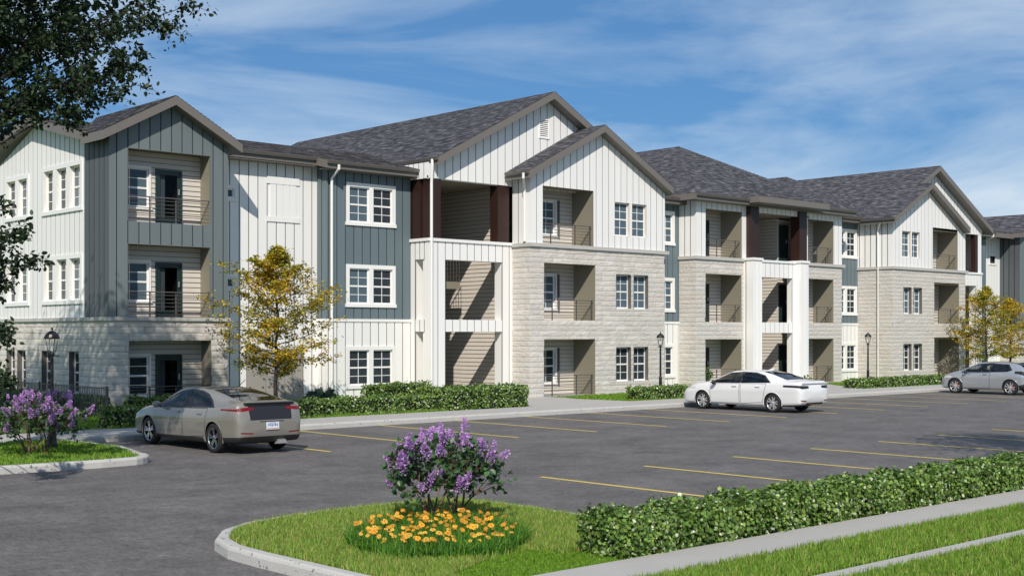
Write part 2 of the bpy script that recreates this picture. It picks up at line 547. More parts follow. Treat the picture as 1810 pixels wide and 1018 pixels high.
def arc(cx, cy, r, a0, a1, n=10):
    return [(cx+r*math.cos(R(a0+(a1-a0)*i/n)), cy+r*math.sin(R(a0+(a1-a0)*i/n))) for i in range(n+1)]

GZ = .13
big = 1500
sheet('ground', [(-big, -big), (big, -big), (big, big), (-big, big)], -.06, 'soil')
sheet('parking_lot', [(-60, -30), (160, -30), (160, 29.2), (-60, 29.2)], 0, 'asphalt', label='dark grey asphalt parking lot')
# rear pavement + lawn
slab('building_lawn', [(-60, 30.9), (160, 30.9), (160, 60), (-60, 60)], -.05, GZ, 'lawn', 'short lawn in front of the apartment building')
kerb('rear_kerb', [(160, 29.06), (120, 29.06), (80, 29.06), (40, 29.06), (12.4, 29.06), (-60, 29.06)][::-1], .18, .15)
slab('rear_pavement', [(-60, 29.235), (160, 29.235), (160, 31.05), (-60, 31.05)], -.05, .148, 'concrete', 'pale concrete pavement along the building')
slab('entry_path', [(29.6, 31.045), (34.3, 31.045), (33.98, 33.5), (34.35, 34.6), (34.0, 35.3), (30.0, 36.2), (29.6, 36.2)], -.05, .144, 'concrete', 'concrete path to the breezeway')
slab('side_path', [(46.7, 31.045), (49.3, 31.045), (52.6, 35.2), (52.6, 36.2), (48.0, 36.2)], -.05, .144, 'concrete', 'concrete path to the middle breezeway')
# left island (grass peninsula)
li = [(-60, 23.62), (9.0, 23.70), (10.9, 23.55)] + arc(11.35, 24.42, .87, -70, 5, 6) + [(12.45, 25.4), (12.62, 26.2), (12.55, 27.4), (12.45, 29.2)]
li_in = [(-60, 23.80), (9.0, 23.88), (10.85, 23.74)] + arc(11.3, 24.42, .69, -70, 5, 6) + [(12.27, 25.4), (12.44, 26.2), (12.37, 27.4), (12.27, 29.1)]
kerb('island_kerb', li, .18, .15)
slab('island_lawn', li_in + [(-60, 29.1)], -.05, .115, 'lawn', 'raised grass island at the entrance side')
# centre island and front strip
ci = [(7.62, -30), (7.6, 8), (7.55, 12.4), (7.58, 13.1), (7.76, 13.72), (8.15, 14.25), (8.7, 14.62), (9.5, 14.84), (10.6, 14.9), (11.5, 14.9), (12.05, 14.78), (12.36, 14.5),
      (12.48, 14.0), (12.5, 13.2), (12.48, 12.2), (12.48, 10.7), (12.6, 10.38), (12.9, 10.3), (160, 10.3)]
ci_r = ci[::-1]
kerb('centre_kerb', ci_r, .17, .15)
def offset(path, w):
    out = []
    for i, p in enumerate(path):
        a = Vector(path[max(i-1, 0)]); b = Vector(path[min(i+1, len(path)-1)])
        d = (b-a).normalized(); out.append((p[0]-d.y*w, p[1]+d.x*w))
    return out
ci_in = offset(ci_r, .155)
slab('centre_lawn', ci_in + [(160, -30)], -.05, .118, 'lawn', 'grass island and verge beside the parking lot')
slab('front_pavement', [(7.78, 8.60), (160, 8.60), (160, 9.43), (7.78, 9.43)], .05, .15, 'concrete', 'light concrete pavement along the hedge')
slab('front_edging', [(7.78, 7.26), (160, 7.26), (160, 7.51), (7.78, 7.51)], .05, .15, 'concrete', 'narrow concrete edging strip in the grass')

# parking lines: real paint film 4 mm above the asphalt
k = 0
for i in range(0, 26):
    u = 16.05 + 2.795*i
    for (v0, v1) in ((23.36, 29.04), (10.33, 16.74)):
        if v1 < 20 and i > 16: continue
        o = sheet('parking_line', [(u-.055, v0), (u+.055, v0), (u+.055, v1), (u-.055, v1)], .004, 'paint_line')
        o['group'] = 'yellow parking lines'

# ------------------------------------------------------------------ building
BLD = thing('apartment_building', (45, 42, .13), 'three storey apartment building with white and blue siding, pale stone base and grey roofs', 'apartment building')
class FR:
    """frame on a wall: a along the wall, n outwards, z up"""
    def __init__(s, kind, c): s.k = kind; s.c = c
    def p(s, a, n, z):
        if s.k == 'F': return (a, s.c-n, z)      # faces -y
        if s.k == 'S': return (s.c-n, a, z)      # faces -x
        if s.k == 'E': return (s.c+n, a, z)      # faces +x
    def box(s, mb, a0, a1, n0, n1, z0, z1, m=0):
        mb.hexa([s.p(a0,n0,z0), s.p(a1,n0,z0), s.p(a1,n1,z0), s.p(a0,n1,z0), s.p(a0,n0,z1), s.p(a1,n0,z1), s.p(a1,n1,z1), s.p(a0,n1,z1)], m)
    def dist(s, a, z):
        x, y, zz = s.p(a, 0, z); return math.sqrt(x*x+y*y)

PIECES = {}      # kind -> list of (size, mesh builder, material, parent, transform)
def add_piece(kind, size, data, m, parent, M=None):
    PIECES.setdefault(kind, []).append((size, data, m, parent, M))
def flush_pieces(kind, stuff_label, limit=290, stuff_mats=None):
    lst = sorted(PIECES.get(kind, []), key=lambda t: -t[0])
    cache = {}
    for size, data, m, parent, M in lst[:limit]:
        if M is None:
            o = mesh_obj(kind, data.v, data.f, m, parent)
        else:
            key = (id(data), m)
            if key not in cache:
                me = bpy.data.meshes.new(kind); me.from_pydata(data.v, [], data.f); me.materials.append(MATS[m]); me.update(); cache[key] = me
            o = bpy.data.objects.new(kind, cache[key]); link(o, parent); o.matrix_basis = M
    rest = lst[limit:]
    if rest:
        mats, V, F, I = [], [], [], []
        for size, data, m, parent, M in rest:
            mm = (stuff_mats or {}).get(m, m)
            if mm not in mats: mats.append(mm)
            n = len(V)
            V += data.v if M is None else [tuple(M @ Vector(p)) for p in data.v]
            for f in data.f: F.append(tuple(n+q for q in f)); I.append(mats.index(mm))
        o = mesh_obj(kind, V, F, mats, BLD, I)
        o['kind'] = 'stuff'

def solid_segments(x0, x1, z0, z1, holes):
    segs = [(z0, z1)]
    for (h0, h1, hz0, hz1) in holes:
        if h0 < (x0+x1)/2 < h1:
            ns = []
            for (a, b) in segs:
                if hz1 <= a or hz0 >= b: ns.append((a, b)); continue
                if hz0 > a: ns.append((a, hz0))
                if hz1 < b: ns.append((hz1, b))
            segs = ns
    return segs
def profile(pts):
    def f(a):
        if a <= pts[0][0]: return pts[0][1]
        for (x0, z0), (x1, z1) in zip(pts, pts[1:]):
            if a <= x1: return z0 + (z1-z0)*(a-x0)/(x1-x0)
        return pts[-1][1]
    return f, [p[0] for p in pts]
def backing(name, fr, a0, a1, z0, top, holes, m, n=-.045, kinks=(), parent=None):
    br = sorted({a0, a1, *[h for hh in holes for h in hh[:2] if a0 < h < a1], *[q for q in kinks if a0 < q < a1]})
    mb = MB()
    for x0, x1 in zip(br, br[1:]):
        t0, t1 = top(x0+1e-6), top(x1-1e-6)
        for (s0, s1) in solid_segments(x0, x1, z0, 99, holes):
            e0, e1 = (t0, t1) if s1 == 99 else (s1, s1)
            if min(e0, e1) <= s0: continue
            mb.quad(fr.p(x0, n, s0), fr.p(x1, n, s0), fr.p(x1, n, e1), fr.p(x0, n, e0))
    return mb.build(name, [m], parent or BLD)
def boards(fr, a0, a1, z0, top, holes, m, sp=.363, start=None, kinks=(), gap=.019, name='siding_wall', depth=.015, boost=1.0):
    if not callable(top):
        t = top; top = lambda a: t
    wall = backing(name, fr, a0, a1, z0, top, holes, 'joint_'+m, -.028, kinks)
    start = a0 if start is None else start
    if fr.k == 'S': gap *= 1.35
    g = start - sp*math.ceil((start-a0)/sp)
    while g < a1-1e-6:
        c0, c1 = max(g, a0), min(g+sp, a1)
        if c1-c0 > .03:
            b0 = c0 + (gap if c0 > a0+1e-6 else 0); b1 = c1 - (gap if c1 < a1-1e-6 else 0)
            br = sorted({b0, b1, *[h for hh in holes for h in hh[:2] if b0+.004 < h < b1-.004], *[q for q in kinks if b0 < q < b1]})
            clusters = []
            for x0, x1 in zip(br, br[1:]):
                t0, t1 = top(x0+1e-6), top(x1-1e-6)
                cur = []
                for (s0, s1) in solid_segments(x0, x1, z0, 99, holes):
                    e0, e1 = (t0, t1) if s1 == 99 else (s1, s1)
                    if min(e0, e1) - s0 < .02: continue
                    cur.append((x0, x1, s0, e0, e1))
                for sgm in cur:
                    for cl in clusters:
                        l = cl[-1]
                        if abs(l[1]-sgm[0]) < 1e-6 and l[2] < max(sgm[3:]) and sgm[2] < max(l[3:]): cl.append(sgm); break
                    else: clusters.append([sgm])
            for cl in clusters:
                mb = MB(); area = 0
                for (x0, x1, s0, e0, e1) in cl:
                    p = [fr.p(x0, -depth, s0), fr.p(x1, -depth, s0), fr.p(x1, 0, s0), fr.p(x0, 0, s0),
                         fr.p(x0, -depth, e0), fr.p(x1, -depth, e1), fr.p(x1, 0, e1), fr.p(x0, 0, e0)]
                    mb.hexa(p); area += (x1-x0)*((e0+e1)/2-s0)
                add_piece('board', boost*math.sqrt(area)/fr.dist(c0, z0), mb, m, wall)
        g += sp
    return wall

# rough stone variants on a unit box: x 0..1, y 0 (back) .. 1 (front reference), z 0..1
STONES = []
for q in range(7):
    r2 = random.Random(100+q); mb = MB(); nx, nz = 6, 3
    ph = [r2.uniform(0, 6) for _ in range(4)]
    for j in range(nz+1):
        for i in range(nx+1):
            x, z = i/nx, j/nz
            edge = (i in (0, nx)) or (j in (0, nz))
            y = .66 if edge else .78 + .09*math.sin(x*5.1+ph[0]+z*2.3)*math.cos(z*4+ph[1]) + r2.uniform(-.08, .08)
            mb.v.append((x if i in (0, nx) else x+r2.uniform(-.03, .03), y, z if j in (0, nz) else z+r2.uniform(-.06, .06)))
    for j in range(nz):
        for i in range(nx):
            a = j*(nx+1)+i; mb.f.append((a, a+1, a+nx+2, a+nx+1)); mb.i.append(0)
    b = len(mb.v); mb.v += [(0, 0, 0), (1, 0, 0), (1, 0, 1), (0, 0, 1)]
    cc = [0, nx, nz*(nx+1)+nx, nz*(nx+1)]
    mb.f += [(b, b+1, cc[1], cc[0]), (b+1, b+2, cc[2], cc[1]), (b+2, b+3, cc[3], cc[2]), (b+3, b, cc[0], cc[3])]; mb.i += [0]*4
    STONES.append(mb)
def subtract(r, h):
    x0, x1, z0, z1 = r; a0, a1, c0, c1 = h
    if a1 <= x0 or a0 >= x1 or c1 <= z0 or c0 >= z1: return [r]
    out = []
    if a0 > x0: out.append((x0, a0, z0, z1))
    if a1 < x1: out.append((a1, x1, z0, z1))
    m0, m1 = max(x0, a0), min(x1, a1)
    if c0 > z0: out.append((m0, m1, z0, c0))
    if c1 < z1: out.append((m0, m1, c1, z1))
    return out
def stones(fr, a0, a1, z0, z1, holes, seed=0, hz=.198, boost=1.0):
    r2 = random.Random(seed)
    wall = backing('stone_wall', fr, a0, a1, z0, lambda a: z1, holes, 'mortar', -.035)
    n = max(1, round((z1-z0)/hz)); ch = (z1-z0)/n
    for j in range(n):
        x = a0 - r2.uniform(0, .5)
        while x < a1:
            w = r2.choice((.42, .52, .62, .75, .9, 1.0))*r2.uniform(.92, 1.08)
            rects = [(max(x, a0), min(x+w, a1), z0+j*ch, z0+(j+1)*ch)]
            for h in holes: rects = [q for rr in rects for q in subtract(rr, h)]
            for (x0, x1, y0, y1) in rects:
                if x1-x0 < .05 or y1-y0 < .03: continue
                g = .005
                s = STONES[r2.randrange(7)]
                D = .055 + r2.uniform(-.006, .012)
                e0 = x0 + (g if x0 > a0+1e-6 else 0); e1 = x1 - (g if x1 < a1-1e-6 else 0)
                # local x->a, y->n, z->z (mirror freely for variety)
                fl = r2.random() < .5
                A = Vector(fr.p(1, 0, 0))-Vector(fr.p(0, 0, 0)); Nn = Vector(fr.p(0, 1, 0))-Vector(fr.p(0, 0, 0))
                O = Vector(fr.p(e1 if fl else e0, -.04, y0+g))
                ax = A*((e0-e1) if fl else (e1-e0)); ny = Nn*D; zz = Vector((0, 0, y1-y0-2*g))
                M = Matrix(((ax.x, ny.x, zz.x, O.x), (ax.y, ny.y, zz.y, O.y), (ax.z, ny.z, zz.z, O.z), (0, 0, 0, 1)))
                add_piece('stone', boost*math.sqrt((x1-x0)*(y1-y0))/fr.dist(x0, y0), s, 'stone', wall, M)
            x += w
    return wall
def planks(fr, a0, a1, z0, z1, holes=(), m='plank', name='plank_wall', h=.16, parent=None):
    wall = backing(name, fr, a0, a1, z0, lambda a: z1, list(holes), 'joint_plank', -.03, parent=parent)
    z = z0
    while z < z1-.02:
        t = min(z+h, z1)
        rects = [(a0, a1, z, t)]
        for hh in holes: rects = [q for rr in rects for q in subtract(rr, hh)]
        for (x0, x1, y0, y1) in rects:
            if x1-x0 < .03 or y1-y0 < .02: continue
            mb = MB()
            g = .017 if y0 == z else 0
            mb.hexa([fr.p(x0, -.03, y0+g), fr.p(x1, -.03, y0+g), fr.p(x1, .006, y0+g), fr.p(x0, .006, y0+g),
                     fr.p(x0, -.03, y1), fr.p(x1, -.03, y1), fr.p(x1, -.016, y1), fr.p(x0, -.016, y1)])
            add_piece('plank', math.sqrt((x1-x0)*(y1-y0))/fr.dist(x0, y0), mb, m, wall)
        z += h
    return wall

def sash_unit(fr, a0, a1, z0, z1, win, n=-.06, side=1, gl='window_glass', cols=2, curtain=True):
    """one double hung sash: frame bars, muntins, panes and the room pocket behind; children of win"""
    f = .045; mz = (z0+z1)/2
    mb = MB()
    for (b0, b1, c0, c1, nn) in ((a0, a0+f, z0, z1, n), (a1-f, a1, z0, z1, n), (a0+f, a1-f, z0, z0+f+.01, n), (a0+f, a1-f, z1-f, z1, n), (a0+f, a1-f, mz-.03, mz+.03, n)):
        fr.box(mb, b0, b1, nn-.05, nn, c0, c1)
    rows = [(z0+f+.01, mz-.03), (mz+.03, z1-f)]
    mt = .011
    for (r0, r1) in rows:
        rm = (r0+r1)/2
        for c in range(1, cols):
            am = a0+f+(a1-a0-2*f)*c/cols
            fr.box(mb, am-mt, am+mt, n-.032, n-.008, r0, r1)
        for c in range(cols):
            b0 = a0+f+(a1-a0-2*f)*c/cols + (mt if c else 0); b1 = a0+f+(a1-a0-2*f)*(c+1)/cols - (mt if c < cols-1 else 0)
            fr.box(mb, b0, b1, n-.030, n-.010, rm-mt, rm+mt)
            for (q0, q1) in ((r0, rm-mt), (rm+mt, r1)):
                pb = MB(); fr.box(pb, b0, b1, n-.026, n-.020, q0, q1)
                pb.build('pane', [gl], win)
    mb.build('sash', ['white'], win)
    ib = MB()
    d = .45
    i0, i1, j0, j1 = a0+.012, a1-.012, z0+.012, z1-.012
    q = [fr.p(i0, n-.052, j0), fr.p(i1, n-.052, j0), fr.p(i1, n-.052, j1), fr.p(i0, n-.052, j1)]
    w = [fr.p(i0, n-d, j0), fr.p(i1, n-d, j0), fr.p(i1, n-d, j1), fr.p(i0, n-d, j1)]
    ib.quad(*w)
    for k in range(4): ib.quad(q[k], q[(k+1) % 4], w[(k+1) % 4], w[k])
    ib.build('interior', ['interior'], win)
    if curtain:
        cb = MB(); ww = (a1-a0)*.34
        c0, c1 = (a1-ww-.02, a1-.02) if side > 0 else (a0+.02, a0+ww+.02)
        N = 10
        for k in range(N):
            x0 = c0+(c1-c0)*k/N; x1 = c0+(c1-c0)*(k+1)/N
            d0 = n-.14-.03*(k % 2); d1 = n-.14-.03*((k+1) % 2)
            cb.quad(fr.p(x0, d0, z0+.03), fr.p(x1, d1, z0+.03), fr.p(x1, d1, z1-.03), fr.p(x0, d0, z1-.03))
        cb.build('curtain', ['curtain'], win)
def window(fr, units, z0, z1, casing=True, trim=.14, jamb=None, deep=.045, side=1, curtain=True, cols=2):
    """units: list of (a0, a1) glazed openings. Returns list of holes to cut."""
    mb = MB()
    A0, A1 = units[0][0], units[-1][1]
    if casing:
        fr.box(mb, A0-trim, A1+trim, -.03, .030, z1, z1+trim)            # head
        fr.box(mb, A0-trim-.03, A1+trim+.03, -.03, .050, z0-trim*.85, z0)  # sill
        fr.box(mb, A0-trim, A0, -.03, .028, z0, z1); fr.box(mb, A1, A1+trim, -.03, .028, z0, z1)
        for (u0, u1), (w0, w1) in zip(units, units[1:]): fr.box(mb, u1, w0, -.03, .028, z0, z1)
    jm = 1 if jamb else 0
    for (a0, a1) in units:   # jamb liner
        t = .012
        lo = -deep-.06
        fr.box(mb, a0-t, a0, lo, -.031 if casing else .004, z0-t, z1+t, jm); fr.box(mb, a1, a1+t, lo, -.031 if casing else .004, z0-t, z1+t, jm)
        fr.box(mb, a0, a1, lo, -.031 if casing else .004, z1, z1+t, jm); fr.box(mb, a0, a1, lo, -.031 if casing else .004, z0-t, z0, 0)
    win = mb.build('window', ['white', jamb] if jamb else ['white'], BLD)
    for q, (a0, a1) in enumerate(units):
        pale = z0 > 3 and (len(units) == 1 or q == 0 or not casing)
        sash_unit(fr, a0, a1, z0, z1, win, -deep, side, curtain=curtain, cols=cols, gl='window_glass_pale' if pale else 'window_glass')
    g = .012
    if casing: return [(A0-trim+.02, A1+trim-.02, z0-trim*.85+.02, z1+trim-.02)]
    return [(a0-g, a1+g, z0-g, z1+g) for a0, a1 in units]

def small_window(fr, a0, a1, z0, z1, frame='black', gl='window_glass'):
    t = .11
    mb = MB(); fr.box(mb, a0-t, a1+t, -.03, .03, z1, z1+t); fr.box(mb, a0-t, a1+t, -.03, .04, z0-t, z0); fr.box(mb, a0-t, a0, -.03, .028, z0, z1); fr.box(mb, a1, a1+t, -.03, .028, z0, z1)
    w = mb.build('window', ['white'], BLD)
    mb = MB(); f = .05
    for b in ((a0, a0+f, z0, z1), (a1-f, a1, z0, z1), (a0+f, a1-f, z0, z0+f), (a0+f, a1-f, z1-f, z1)): fr.box(mb, b[0], b[1], -.14, -.02, b[2], b[3])
    mb.build('sash', [frame], w)
    mb = MB(); fr.box(mb, a0+f, a1-f, -.10, -.09, z0+f, z1-f); mb.build('pane', [gl], w)
    mb = MB(); fr.box(mb, a0+f, a1-f, -.18, -.16, z0+f, z1-f); mb.build('blind', ['blind'], w)
    return [(a0-t+.02, a1+t-.02, z0-t+.02, z1+t-.02)]
def door(fr, a0, a1, z0, z1, n=0.0, open_gap=False, leaf='door', glazed=True):
    mb = MB(); t = .06
    for b in ((a0, a0+t, z0, z1), (a1-t, a1, z0, z1), (a0+t, a1-t, z1-t, z1)):
        fr.box(mb, b[0], b[1], n-.05, n+.03, b[2], b[3])
    d = mb.build('door', [leaf], BLD)
    lb = MB(); s = .10
    i0, i1, k0, k1 = a0+t, a1-t, z0, z1-t
    if glazed:
        for b in ((i0, i0+s, k0, k1), (i1-s, i1, k0, k1), (i0+s, i1-s, k0, k0+.2), (i0+s, i1-s, k1-s, k1)):
            fr.box(lb, b[0], b[1], n-.045, n-.005, b[2], b[3])
        lb.build('leaf_frame', [leaf], d)
        pb = MB(); fr.box(pb, i0+s, i1-s, n-.03, n-.022, k0+.2, k1-s); pb.build('pane', ['door_glass'], d)
        ib = MB()
        q = [fr.p(i0, n-.06, k0), fr.p(i1, n-.06, k0), fr.p(i1, n-.06, k1), fr.p(i0, n-.06, k1)]
        w = [fr.p(i0, n-.6, k0), fr.p(i1, n-.6, k0), fr.p(i1, n-.6, k1), fr.p(i0, n-.6, k1)]
        ib.quad(*w)
        for k in range(4): ib.quad(q[k], q[(k+1) % 4], w[(k+1) % 4], w[k])
        ib.build('interior', ['interior'], d)
        if open_gap:
            bb = MB(); fr.box(bb, i0+s+.01, i0+s+.20, n-.08, n-.06, k0+.05, k1-.1); bb.build('blind', ['blind'], d)
    else:
        fr.box(lb, i0, i1, n-.045, n-.008, k0, k1); lb.build('leaf', [leaf], d)
    hb = MB(); fr.box(hb, i1-.07, i1-.045, n-.004, n+.05, z0+.95, z0+1.13); hb.build('handle', ['alloy'], d)
    return d
def railing(fr, a0, a1, z0, n=-.06, h=.80, posts=None, side=None):
    """horizontal bar balcony railing; side: depth of a short return on the right hand wall"""
    mb = MB(); posts = posts or [a0+(a1-a0)*.3, a0+(a1-a0)*.72]
    fr.box(mb, a0, a1, n-.03, n+.03, z0+h-.03, z0+h)
    rl = mb.build('railing', ['railing'], BLD)
    for k in range(6):
        b = MB(); z = z0+.09+k*(h-.16)/5.4
        b.tube([fr.p(a0, n, z), fr.p(a1, n, z)], .010, 5)
        b.build('bar', ['railing'], rl)
    for p in posts:
        b = MB(); fr.box(b, p-.02, p+.02, n-.034, n-.004, z0, z0+h-.03); b.build('post', ['railing'], rl)
    return rl
def balcony(fr, a0, a1, z0, z1, depth, holes=(), back='plank', sidem='tan', floor='concrete', ext=0.0, ext_r=0.0):
    """recess behind the opening a0..a1: back wall at -depth, side walls, ceiling, floor. ext widens it to the left behind the wall"""
    L0 = a0-ext; R1 = a1+ext_r
    bf = FR(fr.k, fr.c+depth if fr.k == 'F' else fr.c+depth)
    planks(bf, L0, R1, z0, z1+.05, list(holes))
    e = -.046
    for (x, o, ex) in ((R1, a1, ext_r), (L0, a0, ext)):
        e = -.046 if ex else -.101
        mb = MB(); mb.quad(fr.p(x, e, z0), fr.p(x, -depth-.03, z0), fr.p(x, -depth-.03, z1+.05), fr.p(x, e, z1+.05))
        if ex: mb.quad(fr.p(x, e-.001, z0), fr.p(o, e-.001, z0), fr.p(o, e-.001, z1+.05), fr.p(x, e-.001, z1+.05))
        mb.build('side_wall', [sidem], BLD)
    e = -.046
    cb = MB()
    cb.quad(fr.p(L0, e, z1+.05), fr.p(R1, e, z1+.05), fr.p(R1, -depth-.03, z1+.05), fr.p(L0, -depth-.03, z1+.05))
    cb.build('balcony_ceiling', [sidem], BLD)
    fb = MB(); fr.box(fb, L0, R1, -depth-.03, -.031, z0-.14, z0)
    fb.build('balcony_floor', [floor], BLD)
    # plain liner of the opening through the facade
    lb = MB()
    fr.box(lb, a0-.012, a0, -.10, -.002, z0, z1); fr.box(lb, a1, a1+.012, -.10, -.002, z0, z1); fr.box(lb, a0, a1, -.10, -.002, z1, z1+.012)
    lb.build('opening_liner', [sidem], BLD)
    return bf
def band(fr, a0, a1, n0, n1, z0, z1, m, name='trim_band'):
    mb = MB(); fr.box(mb, a0, a1, n0, n1, z0, z1); return mb.build(name, [m], BLD)

F1, F2, F3 = .14, 3.07, 6.0
WB = .08
EAVE = 8.62
vL, vW, vB, vS, vC, vK, vR = 36.8, 38.1, 37.5, 36.4, 35.4, 36.5, 35.4

# ---- left wing: grey board gable over stone
frL = FR('F', vL); uL0, uL1 = 17.26, 21.30
gl = lambda a: 9.93-.54*abs(a-19.28)-.16
opL = [(17.87, 20.66, F3, 8.22), (17.87, 20.66, F2, 5.30), (17.90, 20.70, F1, 2.34)]
boards(frL, uL0, uL1, F2, gl, opL[:2], 'greyboard', start=17.5, kinks=[19.28], boost=1.3)
stones(frL, uL0, uL1, WB, 2.96, opL[2:], 1, boost=1.3)
frLs = FR('S', uL0)
dB = .62
for (a0, a1, z0, z1) in opL:
    bf = FR('F', vL+dB)
    wz0, wz1 = z0+.50, z0+1.72
    win_units = [(17.62, 18.86)]
    hw = window(bf, win_units, wz0, wz1, casing=True, trim=.07, side=-1, curtain=False)
    dh = (19.08, 20.0, z0+.02, z0+1.74)
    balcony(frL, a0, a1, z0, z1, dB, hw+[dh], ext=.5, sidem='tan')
    door(bf, *dh, n=0.0, open_gap=True)
    railing(frL, a0+.012, a1-.012, z0, n=-.05, posts=[18.62, 19.5])
band(frL, uL0-.06, uL1+.06, -.10, .07, 2.96, F2, 'cap', 'stone_cap')

# ---- left wing side (faces -x)
sideHolesUp = []
for z0 in (3.62, 6.54):
    sideHolesUp += window(frLs, [(38.80, 39.58), (39.82, 40.58), (40.85, 41.58)], z0, z0+1.32, side=1, deep=.11)
    sideHolesUp += window(frLs, [(42.98, 43.74), (43.98, 44.74)], z0, z0+1.25, side=1, deep=.11)
sideHolesLo = []
for (a0, a1) in ((38.95, 39.65), (41.05, 41.80), (43.15, 43.85), (44.1, 44.8)):
    sideHolesLo += window(frLs, [(a0, a1)], .68, 1.98, casing=False, jamb='reveal', deep=.17, cols=2)
ridgev = 42.2
sideTop, sk = profile([(36.8, 8.35), (38.04, 8.6), (ridgev, 9.52), (46.4, 8.1)])
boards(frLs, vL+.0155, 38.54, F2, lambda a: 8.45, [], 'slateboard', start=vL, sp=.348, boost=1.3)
boards(frLs, 38.54, 46.4, F2, sideTop, sideHolesUp, 'white', start=38.54, kinks=sk, boost=1.25)
stones(frLs, vL+.02, 46.4, WB, 2.96, sideHolesLo, 2, boost=1.25)
band(frLs, vL+.10, 46.4, -.10, .07, 2.96, F2, 'cap', 'stone_cap')

# ---- white recess W
frW = FR('F', vW)
whW = []
for (a0, a1, z0, z1) in ((21.55, 22.30, 7.10, 7.42), (21.55, 22.30, 4.10, 4.42)):
    whW += small_window(frW, a0, a1, z0, z1, 'white', 'window_glass_pale')
boards(frW, uL1, 25.6, WB, 8.6, whW+[(22.75, 25.02, .1, 2.02)], 'white', start=22.12, boost=1.15)
# faux shutter panel: two rails and four slats
sh = MB(); frW.box(sh, 23.56, 24.86, .002, .035, 7.70, 7.95)
shp = sh.build('shutter', ['white'], BLD)
b = MB(); frW.box(b, 23.56, 24.86, .002, .035, 6.40, 6.58); b.build('bottom_rail', ['white'], shp)
for k in range(4):
    b = MB(); frW.box(b, 23.68+k*.265, 23.68+k*.265+.24, .002, .024, 6.58, 7.70); b.build('slat', ['white'], shp)
# utility cabinet doors set in the wall
cb = MB(); frW.box(cb, 22.75, 25.02, -.25, -.03, .1, 2.02)
cab = cb.build('meter_cupboard', ['cabinet'], BLD)
for k in range(3):
    b = MB(); x = 22.77+k*.75; frW.box(b, x+.01, x+.74, -.03, -.002, .16, 2.0); p = b.build('panel', ['cabinet'], cab)
    hb = MB()
    for zz in (.75, 1.65):
        for xx in (.12, .62):
            hb2 = MB(); hb2.lathe([(.035, 0), (.03, -.03), (.012, -.045)], 8, 0, (x+xx, vW+.002, zz), axis='y'); hb2.build('knob', ['reveal'], cab)

# ---- blue block left (B)
frB = FR('F', vB); frBs = FR('S', 25.6)
uB0, uB1 = 25.6, 29.30
hB3 = window(frB, [(26.56, 27.42), (27.60, 28.46)], 6.52, 7.78, side=1)
hB2 = window(frB, [(26.56, 27.42), (27.60, 28.46)], 3.62, 4.88, side=1)
hB1 = window(frB, [(26.56, 27.42), (27.60, 28.46)], .72, 1.97, side=1)
boards(frB, uB0, uB1, 3.08, 8.5, hB3+hB2, 'blue', start=25.67)
boards(frB, uB0, uB1, WB, 2.98, hB1, 'white', start=25.67)
boards(frBs, vB+.0155, vW, 3.08, 8.5, [], 'blue', sp=.3)
boards(frBs, vB+.0155, vW, WB, 2.98, [], 'white', sp=.3)
band(frB, uB0-.03, uB1, -.03, .03, 2.98, 3.08, 'white', 'white_band')
band(frBs, vB+.031, vW, -.03, .03, 2.98, 3.08, 'white', 'white_band')

# ---- breezeway bay builder (S and its mirror)
def bay(u0, u1, v0, h0, h1, lab, left_open=True, vback=45.5):
    fr = FR('F', v0); fs = FR('S', u0)
    op = [(h0, h1, F2, 5.27), (h0, h1, F1-.02, 2.63)]
    w = boards(fr, u0, u1, WB, 5.92, op, 'white', start=u0+.06, sp=.352)
    lo = [(v0+.27, v0+.80, F2, 5.27), (v0+.27, v0+.80, F1-.02, 2.63)]
    boards(fs, v0+.0155, vB, WB, 5.92, lo if left_open else [], 'white', sp=.27)
    # thickness of the frame behind the boards
    mb = MB()
    t = .42
    for (a0, a1) in ((u0+.05, h0), (h1, u1)):
        fr.box(mb, a0, a1, -t, -.046, WB, 5.9)
    for (z0, z1) in ((2.63, F2), (5.27, 5.9)): fr.box(mb, h0, h1, -t, -.046, z0, z1)
    if left_open:
        fs.box(mb, v0+t+.001, v0+.27, -t, -.046, WB, 5.9) if .27 > t else None
        fs.box(mb, v0+.80, vB+.3, -t, -.046, WB, 5.9)
        for (z0, z1) in ((2.63, F2), (5.27, 5.9)): fs.box(mb, v0+t+.001, v0+.80, -t, -.046, z0, z1)
    mb.build('bay_frame', ['white'], BLD)
    cb = MB(); fr.box(cb, u0-.05, u1+.02, -.48, .05, 5.92, 6.03); fs.box(cb, v0+.48, vB, -.45, .05, 5.92, 6.03)
    cb.build('bay_cap', ['white'], BLD)
    return fr, fs
def breezeway(u0, u1, v0, vb, z_top, left_wall=True):
    """deep passage: plank walls left and right, floors, back"""
    planks(FR('S', u1), v0, vb, F1, z_top)
    if left_wall: planks(FR('E', u0), 37.55, vb, F1, z_top)
    planks(FR('F', vb), u0, u1, F1, z_top)
    mb = MB()
    mb.box(u0+.05, u1-.05, v0+4.3, vb, F2-.3, F2); mb.box(u0+.05, u1-.05, v0+4.3, vb, F3-.3, F3)
    mb.box(u0+.02, u1-.02, v0+.05, vb, z_top, z_top+.1)
    mb.box(u0, u1, v0, vb, .05, F1+.01)
    mb.build('passage_floor', ['tan'], BLD)

uS0, uS1 = 29.30, 33.40
bay(uS0, uS1, vS, 30.08, 32.86, 'left')
breezeway(29.95, 33.44, vS+.44, 45.5, 8.24)
# timber posts of the top gallery
for (a0, a1, b0, b1) in ((29.38, 29.86, vS+.02, vS+.46), (32.66, 33.24, vS+.02, vS+.46), (29.36, 29.82, vS+.62, vB+.05)):
    mb = MB(); mb.box(a0, a1, b0, b1, 6.032, 8.205); mb.build('timber_post', ['brown'], BLD)
